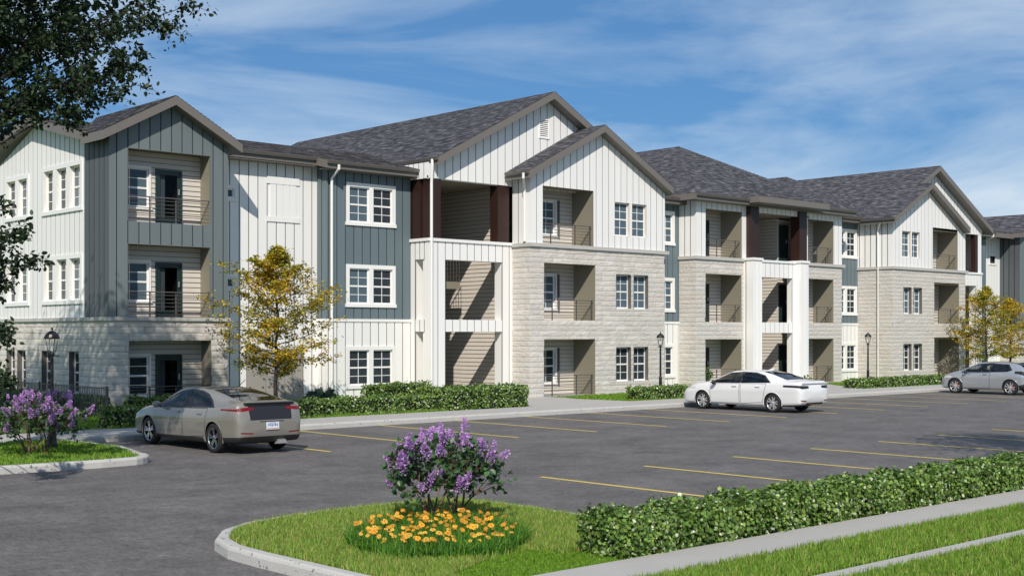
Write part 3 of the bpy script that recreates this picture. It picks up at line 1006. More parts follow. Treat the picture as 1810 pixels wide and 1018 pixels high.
# stair landing with picket guard, seen through the middle opening
mb = MB(); mb.box(29.99, 32.62, 38.6, 39.9, 4.30, 4.58); ld = mb.build('stair_landing', ['tan'], BLD)
for k in range(18):
    b = MB(); x = 30.05+k*.15; b.box(x, x+.016, 38.62, 38.636, 4.58, 5.4); b.build('picket', ['railing'], ld)
b = MB(); b.box(29.99, 32.62, 38.61, 38.65, 5.4, 5.44); b.build('handrail', ['railing'], ld)
# gable wall above
RC, ZC, SCs = 35.2, 12.0, .525
gtop = lambda a: ZC-SCs*abs(a-RC)-.20
ventC = (34.80, 35.36, 10.20, 10.98)
boards(FR('F', vS), uS0, 41.0, 8.205, gtop, [ventC], 'white', start=30.42, sp=.372, kinks=[RC])
boards(FR('S', uS0), vS+.0155, vB+.6, 8.205, lambda a: 8.78, [], 'white', sp=.3)
band(FR('F', vS), uS0, uS1-.01, -.12, -.046, 8.18, 8.3, 'white', 'gable_beam')
def vent(fr, a0, a1, z0, z1):
    mb = MB(); t = .05
    for b in ((a0, a0+t, z0, z1), (a1-t, a1, z0, z1), (a0+t, a1-t, z0, z0+t), (a0+t, a1-t, z1-t, z1)): fr.box(mb, b[0], b[1], -.08, .03, b[2], b[3])
    fr.box(mb, a0, a1, -.12, -.09, z0, z1, 1)
    v = mb.build('gable_vent', ['white', 'reveal'], BLD)
    n = 9
    for k in range(n):
        z = z0+t+(z1-z0-2*t)*k/n; h = (z1-z0-2*t)/n
        b = MB(); b.hexa([fr.p(a0+t, -.005, z), fr.p(a1-t, -.005, z), fr.p(a1-t, .01, z+.008), fr.p(a0+t, .01, z+.008), fr.p(a0+t, -.07, z+h*.9), fr.p(a1-t, -.07, z+h*.9), fr.p(a1-t, -.055, z+h), fr.p(a0+t, -.055, z+h)])
        b.build('louvre', ['white'], v)
vent(FR('F', vS), *ventC)

# ---- stone block builder (C and R): left balconies or right balconies
def downspout(pts, r=.05, m='pipe'):
    mb = MB(); mb.tube(pts, r, 8); return mb.build('downspout', [m], BLD, smooth=False)
def stone_block(u0, u1, v0, bal3, bal, wins3, wins, apex, zap, slope, vside, seed, bstart, boost=1.0, wfr=None):
    fr = FR('F', v0); fs = FR('S', u0)
    h3 = []; h12 = []
    h3 += window(fr, wins3, 6.5, 7.85, casing=False, jamb='plank', deep=.12, curtain=True)
    for z0 in (3.57, .63): h12 += window(fr, wins, z0, z0+1.36, casing=False, jamb='reveal', deep=.17, curtain=True)
    op3 = (*bal3, F3, 8.2); op2 = (*bal, F2, 5.26); op1 = (*bal, F1, 2.33)
    gt = lambda a: zap-slope*abs(a-apex)-.19
    boards(fr, u0, u1, 6.0, gt, h3+[op3], 'white', start=bstart, kinks=[apex], boost=boost)
    stones(fr, u0, u1, WB, 5.86, h12+[op2, op1], seed, boost=boost)
    boards(fs, v0+.0155, vside, 6.0, lambda a: 8.55, [], 'white', sp=.33, boost=boost)
    stones(fs, v0+.02, vside, WB, 5.86, [], seed+50, boost=boost)
    mb = MB(); fr.box(mb, u0-.07, u1+.19, -.10, .08, 5.86, 6.0); fs.box(mb, v0+.10, vside, -.10, .07, 5.86, 6.0); mb.build('stone_cap', ['cap'], BLD)
    # right end wall
    mb = MB(); mb.box(u1-.04, u1, v0+.046, 38.7, WB, 8.5); mb.build('end_wall', ['white'], BLD)
    return fr
frC = stone_block(33.40, 41.15, vC, (34.05, 36.84), (34.13, 36.94), [(38.07, 38.95), (39.11, 39.99)], [(38.17, 39.04), (39.22, 40.09)], 37.1, 10.8, .52, vS, 11, 33.73, boost=1.05)
dC = 1.2
for (a0, a1, z0, z1) in ((34.05, 36.84, F3, 8.2), (34.13, 36.94, F2, 5.26), (34.13, 36.94, F1, 2.33)):
    bf = FR('F', vC+dC)
    hw = window(bf, [(35.02, 35.90)], z0+.46, z0+1.80, trim=.07, side=-1, curtain=False, deep=.08)
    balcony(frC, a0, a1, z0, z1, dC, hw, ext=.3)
    mb = MB(); bf.box(mb, 35.995, 36.055, .03, .10, z0+.42, z0+1.84); mb.build('shutter_edge', ['reveal'], BLD)
    railing(frC, a0+.012, a1-.06, z0, n=-.08, posts=[a0+.52, a0+1.85])
    # short return railing along the right wall: bar ends
    fe = FR('S', a1-.06)
    mb = MB(); fe.box(mb, vC+.10, vC+.14, .0, .04, z0, z0+.80); mb.build('railing_post', ['railing'], BLD)

# ---- blue wall right of C
uBr0, uBr1 = 41.15, 44.56
hb = []
for z0 in (6.59, 3.62): hb += window(frB, [(43.30, 44.10)], z0, z0+1.27, side=1)
h1 = window(frB, [(43.30, 44.10)], .70, 1.95, side=1)
boards(frB, uBr0, uBr1, 3.08, 8.5, hb, 'blue', start=43.05)
boards(frB, uBr0, uBr1, WB, 2.98, h1, 'white', start=43.05)
band(frB, uBr0, uBr1, -.03, .03, 2.98, 3.08, 'white', 'white_band')

# ---- middle balcony block K
frK = FR('F', vK); uK0, uK1 = 44.56, 56.0; frKs = FR('S', uK0)
balK = [(45.20, 47.80), (53.05, 55.25)]
bK0, bK1 = 47.95, 52.30
op3 = [(a0, a1, F3, 8.13) for a0, a1 in balK]; op2 = [(a0, a1, F2, 5.22) for a0, a1 in balK]; op1 = [(a0, a1, F1, 2.29) for a0, a1 in balK]
mid = (48.75, 51.95, -1, 20)
for (x0, x1, s) in ((uK0, 48.2, 31), (52.05, uK1, 32)):
    hs3 = [q for q in op3 if x0 < q[0] < x1]; hs = [q for q in op2+op1 if x0 < q[0] < x1]
    boards(frK, x0, x1, 6.0, 8.5, hs3, 'white', start=x0)
    stones(frK, x0, x1, WB, 5.86, hs, s)
    mb = MB(); frK.box(mb, x0-(.07 if x0 == uK0 else 0), x1+(.19 if x1 == uK1 else 0), -.1, .08, 5.86, 6.0); mb.build('stone_cap', ['cap'], BLD)
boards(frKs, vK+.0155, vB, 6.0, 8.5, [], 'white', sp=.33)
stones(frKs, vK+.02, vB, WB, 5.86, [], 33)
band(frKs, vK+.1, vB, -.1, .07, 5.86, 6.0, 'cap', 'stone_cap')
mb = MB(); mb.box(uK1-.04, uK1, vK+.046, 38.7, WB, 8.5); mb.build('end_wall', ['white'], BLD)
# header over the centre gallery
boards(FR('F', vK-.12), 48.2, 52.05, 8.17, 8.5, [], 'white', sp=.36)
mb = MB(); mb.box(48.2, 52.05, vK-.07, vK+.3, 8.18, 8.5); mb.build('gable_beam', ['white'], BLD)
# bay frame: two white piers and spandrels
vP = 35.95
fp = FR('F', vP); fm = FR('F', vP+.33)
for (a0, a1) in ((47.95, 48.62), (51.72, 52.32)):
    boards(fp, a0, a1, WB, 5.92, [], 'white', sp=.3)
    boards(FR('S', a0), vP+.0155, vK, WB, 5.92, [], 'white', sp=.4)
    mb = MB(); mb.box(a0+.046, a1, vP+.0155, vK+.2, WB, 5.9); mb.box(a0-.05, a1+.05, vP-.05, vK+.3, 5.92, 6.03); mb.build('white_pier', ['white'], BLD)
opm = [(48.95, 51.45, F2, 5.18), (48.95, 51.45, F1-.02, 2.58)]
boards(fm, 48.62, 51.72, WB, 5.88, opm, 'white', sp=.36)
mb = MB()
for (a0, a1) in ((48.62, 48.95), (51.45, 51.72)): fm.box(mb, a0, a1, -.3, -.046, WB, 5.88)
for (z0, z1) in ((2.58, F2), (5.18, 5.88)): fm.box(mb, 48.95, 51.45, -.3, -.046, z0, z1)
fm.box(mb, 48.67, 51.67, -.35, .05, 5.88, 5.98)
mb.build('bay_frame', ['white'], BLD)
for (a0, a1) in ((48.15, 48.80), (52.0, 52.62)):
    mb = MB(); mb.box(a0, a1, vK-.25, vK+.25, 6.032, 8.50); mb.build('timber_post', ['brown'], BLD)
# passage: plank wall facing left, doors on its return
planks(FR('S', 51.90), vK+.95, 44, F1, 8.17)
planks(FR('E', 48.90), vK+.3, 44, F1, 8.17)
planks(FR('F', 44.0), 48.9, 51.9, F1, 8.17)
fd = FR('F', vK+.95)
for z0 in (F1, F2, F3):
    planks(fd, 51.90, 53.0, z0, z0+(2.73 if z0 < 5 else 2.12), [(51.98, 52.72, z0, z0+1.86)])
    door(fd, 51.98, 52.72, z0, z0+1.86, glazed=False)
mb = MB(); mb.box(48.95, 51.88, vK+3.6, 44, F2-.28, F2); mb.box(48.95, 51.88, vK+3.6, 44, F3-.28, F3); mb.box(51.94, 53.0, vK+.3, vK+.9, F2-.2, F2); mb.box(51.94, 53.0, vK+.3, vK+.9, F3-.2, F3); mb.box(48.5, 53.0, vK-.1, 44, 8.17, 8.25); mb.box(48.6, 53, vP+.2, 44, .05, F1+.005)
mb.build('passage_floor', ['tan'], BLD)
mb = MB(); mb.box(53.0, 53.035, vK+.05, 44, .1, 8.3); mb.build('passage_wall', ['tan'], BLD)
for gi, (a0, a1) in enumerate(balK):
    for (z0, z1) in ((F3, 8.13), (F2, 5.22), (F1, 2.29)):
        dk = 1.2
        bf = FR('F', vK+dk)
        dh = (a0+.85, a0+1.72, z0+.02, z0+1.78) if gi == 0 else (a0+.5, a0+1.3, z0+.02, z0+1.78)
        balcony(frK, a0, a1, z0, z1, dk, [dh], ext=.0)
        door(bf, *dh, glazed=True)
        railing(frK, a0+.012, a1-.05, z0, n=-.07, posts=[a0+.9, a1-.35])

# ---- blue wall between K and R
hb = []
un = [(57.12, 57.92), (58.06, 58.86)]
for z0 in (6.56, 3.60): hb += window(frB, [(57.0, 57.8), (57.98, 58.78)], z0, z0+1.27, side=1)
h1 = window(frB, [(57.0, 57.8), (57.98, 58.78)], .68, 1.93, side=1)
uR0 = 59.0
boards(frB, 56.0, uR0+.7, 3.08, 8.5, hb, 'blue', start=56.2)
boards(frB, 56.0, uR0+.7, WB, 2.98, h1, 'white', start=56.2)
band(frB, 56.0, uR0+.7, -.03, .03, 2.98, 3.08, 'white', 'white_band')

# ---- right stone block R (mirror of C)
frR = stone_block(uR0, 66.4, vR, (62.91, 65.55), (63.07, 65.70), [(59.84, 60.66), (60.80, 61.58)], [(59.98, 60.75), (60.98, 61.80)], 62.25, 10.48, .545, vB, 21, 59.2)
for (a0, a1, z0, z1) in ((62.91, 65.55, F3, 8.04), (63.07, 65.70, F2, 5.18), (63.07, 65.70, F1, 2.27)):
    bf = FR('F', vR+1.2)
    balcony(frR, a0, a1, z0, z1, 1.2, [], ext=.0)
    railing(frR, a0+.012, a1-.06, z0, n=-.08, posts=[a0+.6, a0+1.9])
# ---- right bay S' with gallery
uT0, uT1 = 66.4, 70.2
bay(uT0, uT1, vS, 67.0, 69.5, 'right', left_open=False)
breezeway(66.45, 70.15, vS+.44, 45.5, 8.24, left_wall=False)
for (a0, a1) in ((66.5, 67.0), (69.46, 69.75)):
    mb = MB(); mb.box(a0, a1, vS+.02, vS+.30, 6.032, 8.205); mb.build('timber_post', ['brown'], BLD)
mb = MB(); mb.box(69.76, 70.15, vS+.02, vS+.4, 6.032, 8.205); mb.build('white_pier', ['white'], BLD)
fT = FR('F', vS+1.6)
hw = window(fT, [(68.5, 69.1), (69.25, 69.85)], 6.5, 7.75, trim=.1)
mb = MB(); fT.box(mb, 66.5, 68.42, -.1, 0, 6.0, 8.24); fT.box(mb, 69.94, 70.14, -.1, 0, 6.0, 8.24); fT.box(mb, 68.42, 69.94, -.1, 0, 7.84, 8.24); fT.box(mb, 68.42, 69.94, -.1, 0, 6.0, 6.40); mb.build('gallery_wall', ['blue'], BLD)
RR, ZR, SR = 64.65, 11.68, .525
gt2 = lambda a: ZR-SR*abs(a-RR)-.20
boards(FR('F', vS), 62.0, uT1, 8.205, gt2, [], 'white', start=62, sp=.36, kinks=[RR])
# ---- far blue, far white, far grey wing
boards(frB, 70.2, 72.8, WB, 8.5, [], 'blue')
whF = small_window(frW, 74.43, 75.12, 6.82, 7.26)
boards(frW, 72.8, 75.7, WB, 8.6, whF, 'white', start=72.8)
boards(FR('S', 72.8), vB+.0155, vW, WB, 8.5, [], 'white', sp=.3)
frFs = FR('S', 75.7)
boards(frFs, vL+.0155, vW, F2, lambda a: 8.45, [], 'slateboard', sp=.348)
stones(frFs, vL+.02, vW, WB, 2.96, [], 41)
frF = FR('F', vL)
boards(frF, 75.7, 79.75, F2, lambda a: 9.93-.54*abs(a-77.72)-.16, [], 'greyboard', kinks=[77.72])
stones(frF, 75.7, 79.75, WB, 2.96, [], 42)
band(frF, 75.64, 79.8, -.1, .07, 2.96, F2, 'cap', 'stone_cap')
band(frFs, vL+.1, vW, -.1, .07, 2.96, F2, 'cap', 'stone_cap')

# ---- closed core so no light leaks through the hollow facade
mb = MB()
for (x0, x1, y0) in ((18.6, 29.9, 38.75), (33.50, 48.85, 38.75), (53.06, 66.4, 38.75), (70.2, 79.75, 38.75)):
    mb.box(x0, x1, y0, 54, WB, 8.45)
for (x0, x1) in ((29.9, 33.5), (48.85, 53.06), (66.4, 70.2)): mb.box(x0+.001, x1-.001, 46.0, 54, WB, 8.45)
mb.box(79.71, 79.75, 36.9, 38.7, WB, 8.6); mb.box(21.26, 21.30, 36.9, 38.09, WB, 8.5)
mb.build('rear_wall', ['white'], BLD)

# ------------------------------------------------------------------ roofs
def clip(poly, s, keep_ge):
    out = []
    for (p, q) in zip(poly, poly[1:]+poly[:1]):
        a = (p[1]-s) if keep_ge else (s-p[1]); b = (q[1]-s) if keep_ge else (s-q[1])
        if a >= 0: out.append(p)
        if a*b < 0:
            t = a/(a-b); out.append((p[0]+(q[0]-p[0])*t, s))
    return out
def roof_face(P, th=.28, first=True, course=.15):
    """P: 3D polygon of a roof plane (top). Builds the sheathing prism and stepped shingle courses."""
    P = [Vector(p) for p in P]
    nrm = Vector((0, 0, 0))
    for a, b in zip(P, P[1:]+P[:1]): nrm += a.cross(b)
    nrm.normalize()
    if nrm.z < 0: nrm = -nrm
    e = Vector((0, 0, 1)).cross(nrm).normalized(); s = nrm.cross(e).normalized()
    if s.z < 0: s = -s
    n = len(P)
    V = [tuple(p) for p in P] + [(p.x, p.y, p.z-th) for p in P]
    F = [tuple(range(n)), tuple(range(2*n-1, n-1, -1))] + [(i, (i+1) % n, (i+1) % n+n, i+n) for i in range(n)]
    roof = mesh_obj('roof', V, F, 'fascia', BLD)
    O = P[0]
    Q = [((p-O).dot(e), (p-O).dot(s)) for p in P]
    s0 = min(q[1] for q in Q); s1 = max(q[1] for q in Q)
    mb = MB(); UV = []
    k = 0; cur = s0
    ph = random.uniform(0, 30)
    while cur < s1-1e-4:
        t = min(cur+course, s1)
        pl = clip(clip(Q, cur, True), t, False)
        if len(pl) >= 3:
            pts = []
            for (a, b) in pl:
                f = (b-cur)/course
                pts.append(tuple(O+e*a+s*b+nrm*(.024-.016*f)))
            mb.poly(pts); UV.append([(a+ph, b-s0+k*0+.001) for a, b in pl])
            for (p, q) in zip(pl, pl[1:]+pl[:1]):
                if abs(p[1]-cur) < 1e-6 and abs(q[1]-cur) < 1e-6 and abs(p[0]-q[0]) > 1e-3:
                    A = O+e*p[0]+s*p[1]; B = O+e*q[0]+s*q[1]
                    mb.quad(tuple(A+nrm*.002), tuple(B+nrm*.002), tuple(B+nrm*.024), tuple(A+nrm*.024))
                    UV.append([(p[0]+ph, cur-s0), (q[0]+ph, cur-s0), (q[0]+ph, cur-s0+.01), (p[0]+ph, cur-s0+.01)])
        cur = t; k += 1
    o = mb.build('shingles', ['shingle'], roof)
    o['kind'] = 'stuff'
    uvl = o.data.uv_layers.new(name='UVMap')
    uvl.data.foreach_set('uv', np.array([c for f in UV for c in f], np.float32).ravel())
    return roof
def gable(u, zr, slope, uL, uR, v0, v1, th=.28):
    zl, zz = zr-slope*(u-uL), zr-slope*(uR-u)
    roof_face([(uL, v0, zl), (u, v0, zr), (u, v1, zr), (uL, v1, zl)], th)
    roof_face([(u, v0, zr), (uR, v0, zz), (uR, v1, zz), (u, v1, zr)], th)

# main low roof (front slope) stepped at the blue block, rear slope
ms = .23; zm = 9.75
zf = lambda v: zm-ms*(ridgev-v)
roof_face([(16.86, 38.0, zf(38.0)), (17.6, 38.0, zf(38.0)), (21.2, 37.66, zf(37.66)), (25.25, 37.66, zf(37.66)), (25.25, ridgev, zm), (16.86, ridgev, zm)])
roof_face([(25.25, 37.05, zf(37.05)), (80.1, 37.05, zf(37.05)), (80.1, ridgev, zm), (25.25, ridgev, zm)])
roof_face([(16.86, ridgev, zm), (80.1, ridgev, zm), (80.1, 54.4, 7.2), (16.86, 54.4, 7.2)])
zl = 9.93-.545*(19.28-16.90); zr_ = 9.93-.545*(21.62-19.28)
roof_face([(16.90, 36.42, zl), (19.28, 36.42, 9.93), (19.28, 42.1, 9.93), (16.90, 38.05, zl)])
roof_face([(19.28, 36.42, 9.93), (21.62, 36.42, zr_), (21.62, 38.4, zr_), (19.28, 42.1, 9.93)])
gable(77.72, 9.93, .545, 75.34, 80.1, 36.42, 42.0)
gable(RC, ZC, SCs, 29.38, 40.9, 35.92, 54)
gable(37.1, 10.8, .52, 33.0, 41.25, 35.0, 37.2)
gable(RR, ZR, SR, 58.75, 70.62, 35.92, 54)
gable(62.25, 10.48, .545, 58.55, 66.22, 35.0, 37.2)
# hip over the middle block
kx, kv, kz, ke = 50.3, 42.35, 12.0, 8.72
roof_face([(44.0, 36.05, ke), (56.6, 36.05, ke), (kx, kv, kz)])
roof_face([(44.0, 36.05, ke), (kx, kv, kz), (kx, 54, kz), (44.0, 54, ke)])
roof_face([(56.6, 36.05, ke), (kx, kv, kz), (kx, 54, kz), (56.6, 54, ke)])
# small hip over the gallery
bz = 8.80
roof_face([(47.75, 35.45, bz), (53.35, 35.45, bz), (52.3, 37.2, bz+.70), (48.8, 37.2, bz+.70)])
roof_face([(47.75, 35.45, bz), (48.8, 37.2, bz+.70), (47.75, 37.2, bz)])
roof_face([(53.35, 35.45, bz), (52.3, 37.2, bz+.70), (53.35, 37.2, bz)])
# hip between the middle block and the right block
roof_face([(54.1, 37.1, 8.62), (63.9, 37.1, 8.62), (59, 42, 11.15)])
roof_face([(54.1, 37.1, 8.62), (59, 42, 11.15), (59, 52, 11.15), (54.1, 52, 8.62)])
roof_face([(63.9, 37.1, 8.62), (59, 42, 11.15), (59, 52, 11.15), (63.9, 52, 8.62)])
# eave soffits and gutters
def gutter(p0, p1, w=.11, h=.12, drop=0.0):
    p0, p1 = Vector(p0), Vector(p1); d = (p1-p0).normalized(); o = Vector((d.y, -d.x, 0))
    mb = MB(); z = Vector((0, 0, 1))
    prof = [(0, 0), (0, -h), (w*.65, -h), (w, -.02), (w, 0.0), (w-.015, 0.0), (w-.02, -.03)]
    for p in (p0, p1):
        for (a, b) in prof: mb.v.append(tuple(p+o*a+z*(b-drop)))
    n = len(prof)
    for j in range(n-1): mb.f.append((j, j+1, n+j+1, n+j)); mb.i.append(0)
    mb.f += [tuple(range(n)), tuple(range(2*n-1, n-1, -1))]; mb.i += [0, 0]
    return mb.build('gutter', ['gutter'], BLD)
g = -.01
gutter((21.65, 37.65, zf(37.66)+g), (25.25, 37.65, zf(37.66)+g))
gutter((25.3, 37.04, zf(37.05)+g), (29.9, 37.04, zf(37.05)+g))
gutter((41.1, 37.04, zf(37.05)+g), (44.4, 37.04, zf(37.05)+g))
gutter((56.6, 37.04, zf(37.05)+g), (59.6, 37.04, zf(37.05)+g))
gutter((70.6, 37.04, zf(37.05)+g), (73.0, 37.04, zf(37.05)+g))
gutter((44.0, 36.04, ke+g), (47.7, 36.04, ke+g))
gutter((53.4, 36.04, ke+g), (56.6, 36.04, ke+g))
zc = ZC-SCs*(RC-29.38)
gutter((29.37, 40.4, zc+g), (29.37, 35.95, zc+g))
gutter((32.99, 36.3, 10.8-.52*4.1+g), (32.99, 35.03, 10.8-.52*4.1+g))
gutter((58.54, 38.5, 10.48-.545*3.7+g), (58.54, 35.03, 10.48-.545*3.7+g))
gutter((16.89, 38.0, 9.93-.545*2.38+g), (16.89, 36.45, 9.93-.545*2.38+g)) if 0 else None
# soffit boards under flat eaves
for (x0, x1, y0, y1, z) in ((21.3, 25.25, 37.68, 38.1, 8.38), (25.3, 29.3, 37.07, 37.5, 8.27), (41.2, 44.5, 37.07, 37.5, 8.27), (56.05, 59.0, 37.07, 37.5, 8.27), (70.2, 72.8, 37.07, 37.5, 8.27), (44.1, 56.5, 36.07, 36.5, 8.42), (47.8, 53.3, 35.47, 36.3, 8.50)):
    mb = MB(); mb.box(x0, x1, y0, y1, z, z+.02); mb.build('soffit', ['fascia'], BLD)
# downspouts
downspout([(25.76, 36.98, 8.42), (25.76, 36.98, 8.28), (25.76, 37.42, 7.98), (25.76, 37.42, .15)])
downspout([(29.30, 36.22, 8.86), (29.30, 36.22, 8.62), (29.33, 36.30, 8.0), (29.33, 36.30, .15)], .055)
downspout([(32.90, 35.25, 8.58), (32.90, 35.25, 8.40), (33.30, 35.62, 8.02), (33.30, 35.62, 6.05)])
downspout([(58.62, 35.95, 8.35), (58.62, 35.95, 8.2), (58.92, 36.25, 7.9), (58.92, 36.25, 6.0)])
downspout([(58.92, 36.25, 6.0), (58.92, 36.25, .15)], m='stone')
downspout([(72.72, 36.98, 8.42), (72.72, 36.98, 8.3), (72.72, 37.95, 7.9), (72.72, 37.95, 3.0)])

flush_pieces('board', '', 295)
flush_pieces('stone', '', 295, {'stone': 'stone_stuff'})
flush_pieces('plank', '', 295)

# ------------------------------------------------------------------ cars
def pchip(xs, ys, x):
    xs = np.array(xs, float); ys = np.array(ys, float)
    h = np.diff(xs); d = np.diff(ys)/h
    m = np.zeros(len(xs))
    for i in range(1, len(xs)-1):
        if d[i-1]*d[i] > 0:
            w1 = 2*h[i]+h[i-1]; w2 = h[i]+2*h[i-1]
            m[i] = (w1+w2)/(w1/d[i-1]+w2/d[i])
    m[0] = d[0]; m[-1] = d[-1]
    k = np.clip(np.searchsorted(xs, x)-1, 0, len(xs)-2)
    t = (x-xs[k])/h[k]
    return ys[k]*(2*t**3-3*t**2+1)+h[k]*m[k]*(t**3-2*t**2+t)+ys[k+1]*(-2*t**3+3*t**2)+h[k]*m[k+1]*(t**3-t**2)
def catmull(P, sub):
    P = np.array(P); out = []
    Q = np.vstack([2*P[0]-P[1], P, 2*P[-1]-P[-2]])
    for i in range(1, len(Q)-2):
        for s in range(sub):
            t = s/sub
            a, b, c, d = Q[i-1], Q[i], Q[i+1], Q[i+2]
            out.append(.5*(2*b+(c-a)*t+(2*a-5*b+4*c-d)*t*t+(3*b-a-3*c+d)*t**3))
    out.append(P[-1]); return np.array(out)

def cut_region(bm, poly, ax, cond):
    """cut faces along the outline of a convex polygon drawn in the plane of axes ax; returns faces inside"""
    i, j = ax; n = len(poly)
    xs = [p[0] for p in poly]; ys = [p[1] for p in poly]
    bb = (min(xs)-.12, max(xs)+.12, min(ys)-.12, max(ys)+.12)
    cx, cy = sum(xs)/n, sum(ys)/n
    def sel():
        r = []
        for f in bm.faces:
            c = f.calc_center_median()
            if bb[0] < c[i] < bb[1] and bb[2] < c[j] < bb[3] and cond(c, f.normal): r.append(f)
        return r
    for a, b in zip(poly, poly[1:]+poly[:1]):
        fs = sel()
        if not fs: continue
        geom = set(fs)
        for f in fs: geom.update(f.edges); geom.update(f.verts)
        co = [0, 0, 0]; co[i], co[j] = a
        no = [0, 0, 0]; no[i], no[j] = b[1]-a[1], -(b[0]-a[0])
        bmesh.ops.bisect_plane(bm, geom=list(geom), dist=1e-5, plane_co=co, plane_no=no)
    def inside(c):
        s = None
        for a, b in zip(poly, poly[1:]+poly[:1]):
            cr = (b[0]-a[0])*(c[j]-a[1])-(b[1]-a[1])*(c[i]-a[0])
            if s is None: s = cr > 0
            elif (cr > 0) != s: return False
        return True
    return [f for f in sel() if inside(f.calc_center_median())]
def split_off(bm, faces, name, mats, root, inset=0.0, scale=None):
    """move faces into a new smooth shaded part"""
    if not faces: return None
    vm, V, F, I = {}, [], [], []
    for f in faces:
        ids = []
        for v in f.verts:
            if v.index not in vm or vm[v.index][1] is not v:
                vm[v.index] = (len(V), v); V.append(tuple(v.co - v.normal*inset))
            ids.append(vm[v.index][0])
        F.append(ids); I.append(f.material_index if len(mats) > 1 else 0)
    o = mesh_obj(name, V, F, mats, root, I, smooth=True)
    bmesh.ops.delete(bm, geom=faces, context='FACES_ONLY')
    bm.verts.index_update(); bm.normal_update()
    return o
def make_wheel(root, x, y, r, side, style, steer=0.0):
    w = .20
    mb = MB()
    hw = w/2
    prof = [(r*.70, -hw*.92), (r*.80, -hw), (r*.93, -hw*.95), (r*.985, -hw*.72), (r, -hw*.35), (r, hw*.35), (r*.985, hw*.72), (r*.93, hw*.95), (r*.80, hw), (r*.70, hw*.92), (r*.66, hw*.6)]
    mb.lathe(prof, 36, 0, (0, 0, 0), axis='y', caps=False)
    wh = mb.build('wheel', ['tyre'], root, smooth=True)
    wh.location = (x, y, r); wh.rotation_euler = (0, 0, steer)
    f = side   # outer face towards +y*side
    rb = MB(); R_ = r*.72
    o = hw*.80*f
    # barrel, rim lip and dark dish
    rb.lathe([(R_, o), (R_*.965, o+.010*f), (R_*.92, o-.004*f), (R_*.90, o-.05*f), (R_*.88, -hw*.5*f), (.04, -hw*.5*f)], 36, 0, axis='y', caps=False)
    st = {'chrome': (5, .062, .30, 'chrome', True), 'twin': (10, .030, .0, 'alloy', False), 'slim': (9, .030, .0, 'alloy', False)}[style]
    n, sw, spl, sm, paired = st
    def spoke(a, w0, w1):
        ca, sa = math.cos(a), math.sin(a)
        def P(rr, t, d): return (rr*ca - t*sa, o+d*f, rr*sa + t*ca)
        r0, r1 = .035, R_*.93
        rb.hexa([P(r0, -w0, -.045), P(r0, w0, -.045), P(r1, w1, -.035), P(r1, -w1, -.035), P(r0, -w0, -.012), P(r0, w0, -.012), P(r1, w1*.8, .002), P(r1, -w1*.8, .002)], 1)
    for k in range(n):
        a = 2*math.pi*k/n + .2
        if paired:
            spoke(a-.17, .020, .026); spoke(a+.17, .020, .026)
        else:
            spoke(a-.07 if k % 2 else a+.07, .017, .026)
    rb.lathe([(.055, o-.03*f), (.055, o-.006*f), (.03, o+.004*f)], 16, 1, axis='y')
    m0 = 'alloy_dark' if style != 'chrome' else 'chrome'
    rb.build('rim', [m0 if style == 'slim' else ('alloy_dark' if style == 'twin' else 'alloy_dark'), sm], wh, smooth=False)
    # rim lip ring in bright metal
    lb = MB(); lb.lathe([(R_*1.0, o-.004*f), (R_*.985, o+.012*f), (R_*.945, o+.010*f), (R_*.925, o-.012*f)], 36, 0, axis='y', caps=False)
    lb.build('rim_lip', [sm], wh, smooth=True)
    if style == 'slim':
        cbk = MB(); cbk.box(-.16, -.06, o-.07*f-.02, o-.07*f+.02, -.10, .10); cbk.build('brake_calliper', ['calliper'], wh)
    return wh
def seat(root, x, y, m, z0=.42, w=.25):
    mb = MB()
    mb.hexa([(x-.25, y-w, z0-.12), (x+.28, y-w, z0-.12), (x+.28, y+w, z0-.12), (x-.25, y+w, z0-.12), (x-.25, y-w, z0), (x+.28, y-w, z0+.05), (x+.28, y+w, z0+.05), (x-.25, y+w, z0)])
    mb.hexa([(x-.36, y-w, z0), (x-.22, y-w, z0), (x-.22, y+w, z0), (x-.36, y+w, z0), (x-.52, y-w*.8, z0+.56), (x-.42, y-w*.8, z0+.56), (x-.42, y+w*.8, z0+.56), (x-.52, y+w*.8, z0+.56)])
    mb.hexa([(x-.53, y-.13, z0+.60), (x-.44, y-.13, z0+.60), (x-.44, y+.13, z0+.60), (x-.53, y+.13, z0+.60), (x-.55, y-.10, z0+.77), (x-.48, y-.10, z0+.77), (x-.48, y+.10, z0+.77), (x-.55, y+.10, z0+.77)])
    o = mb.build('seat', [m], root)
    bv = o.modifiers.new('b', 'BEVEL'); bv.width = .05; bv.segments = 2
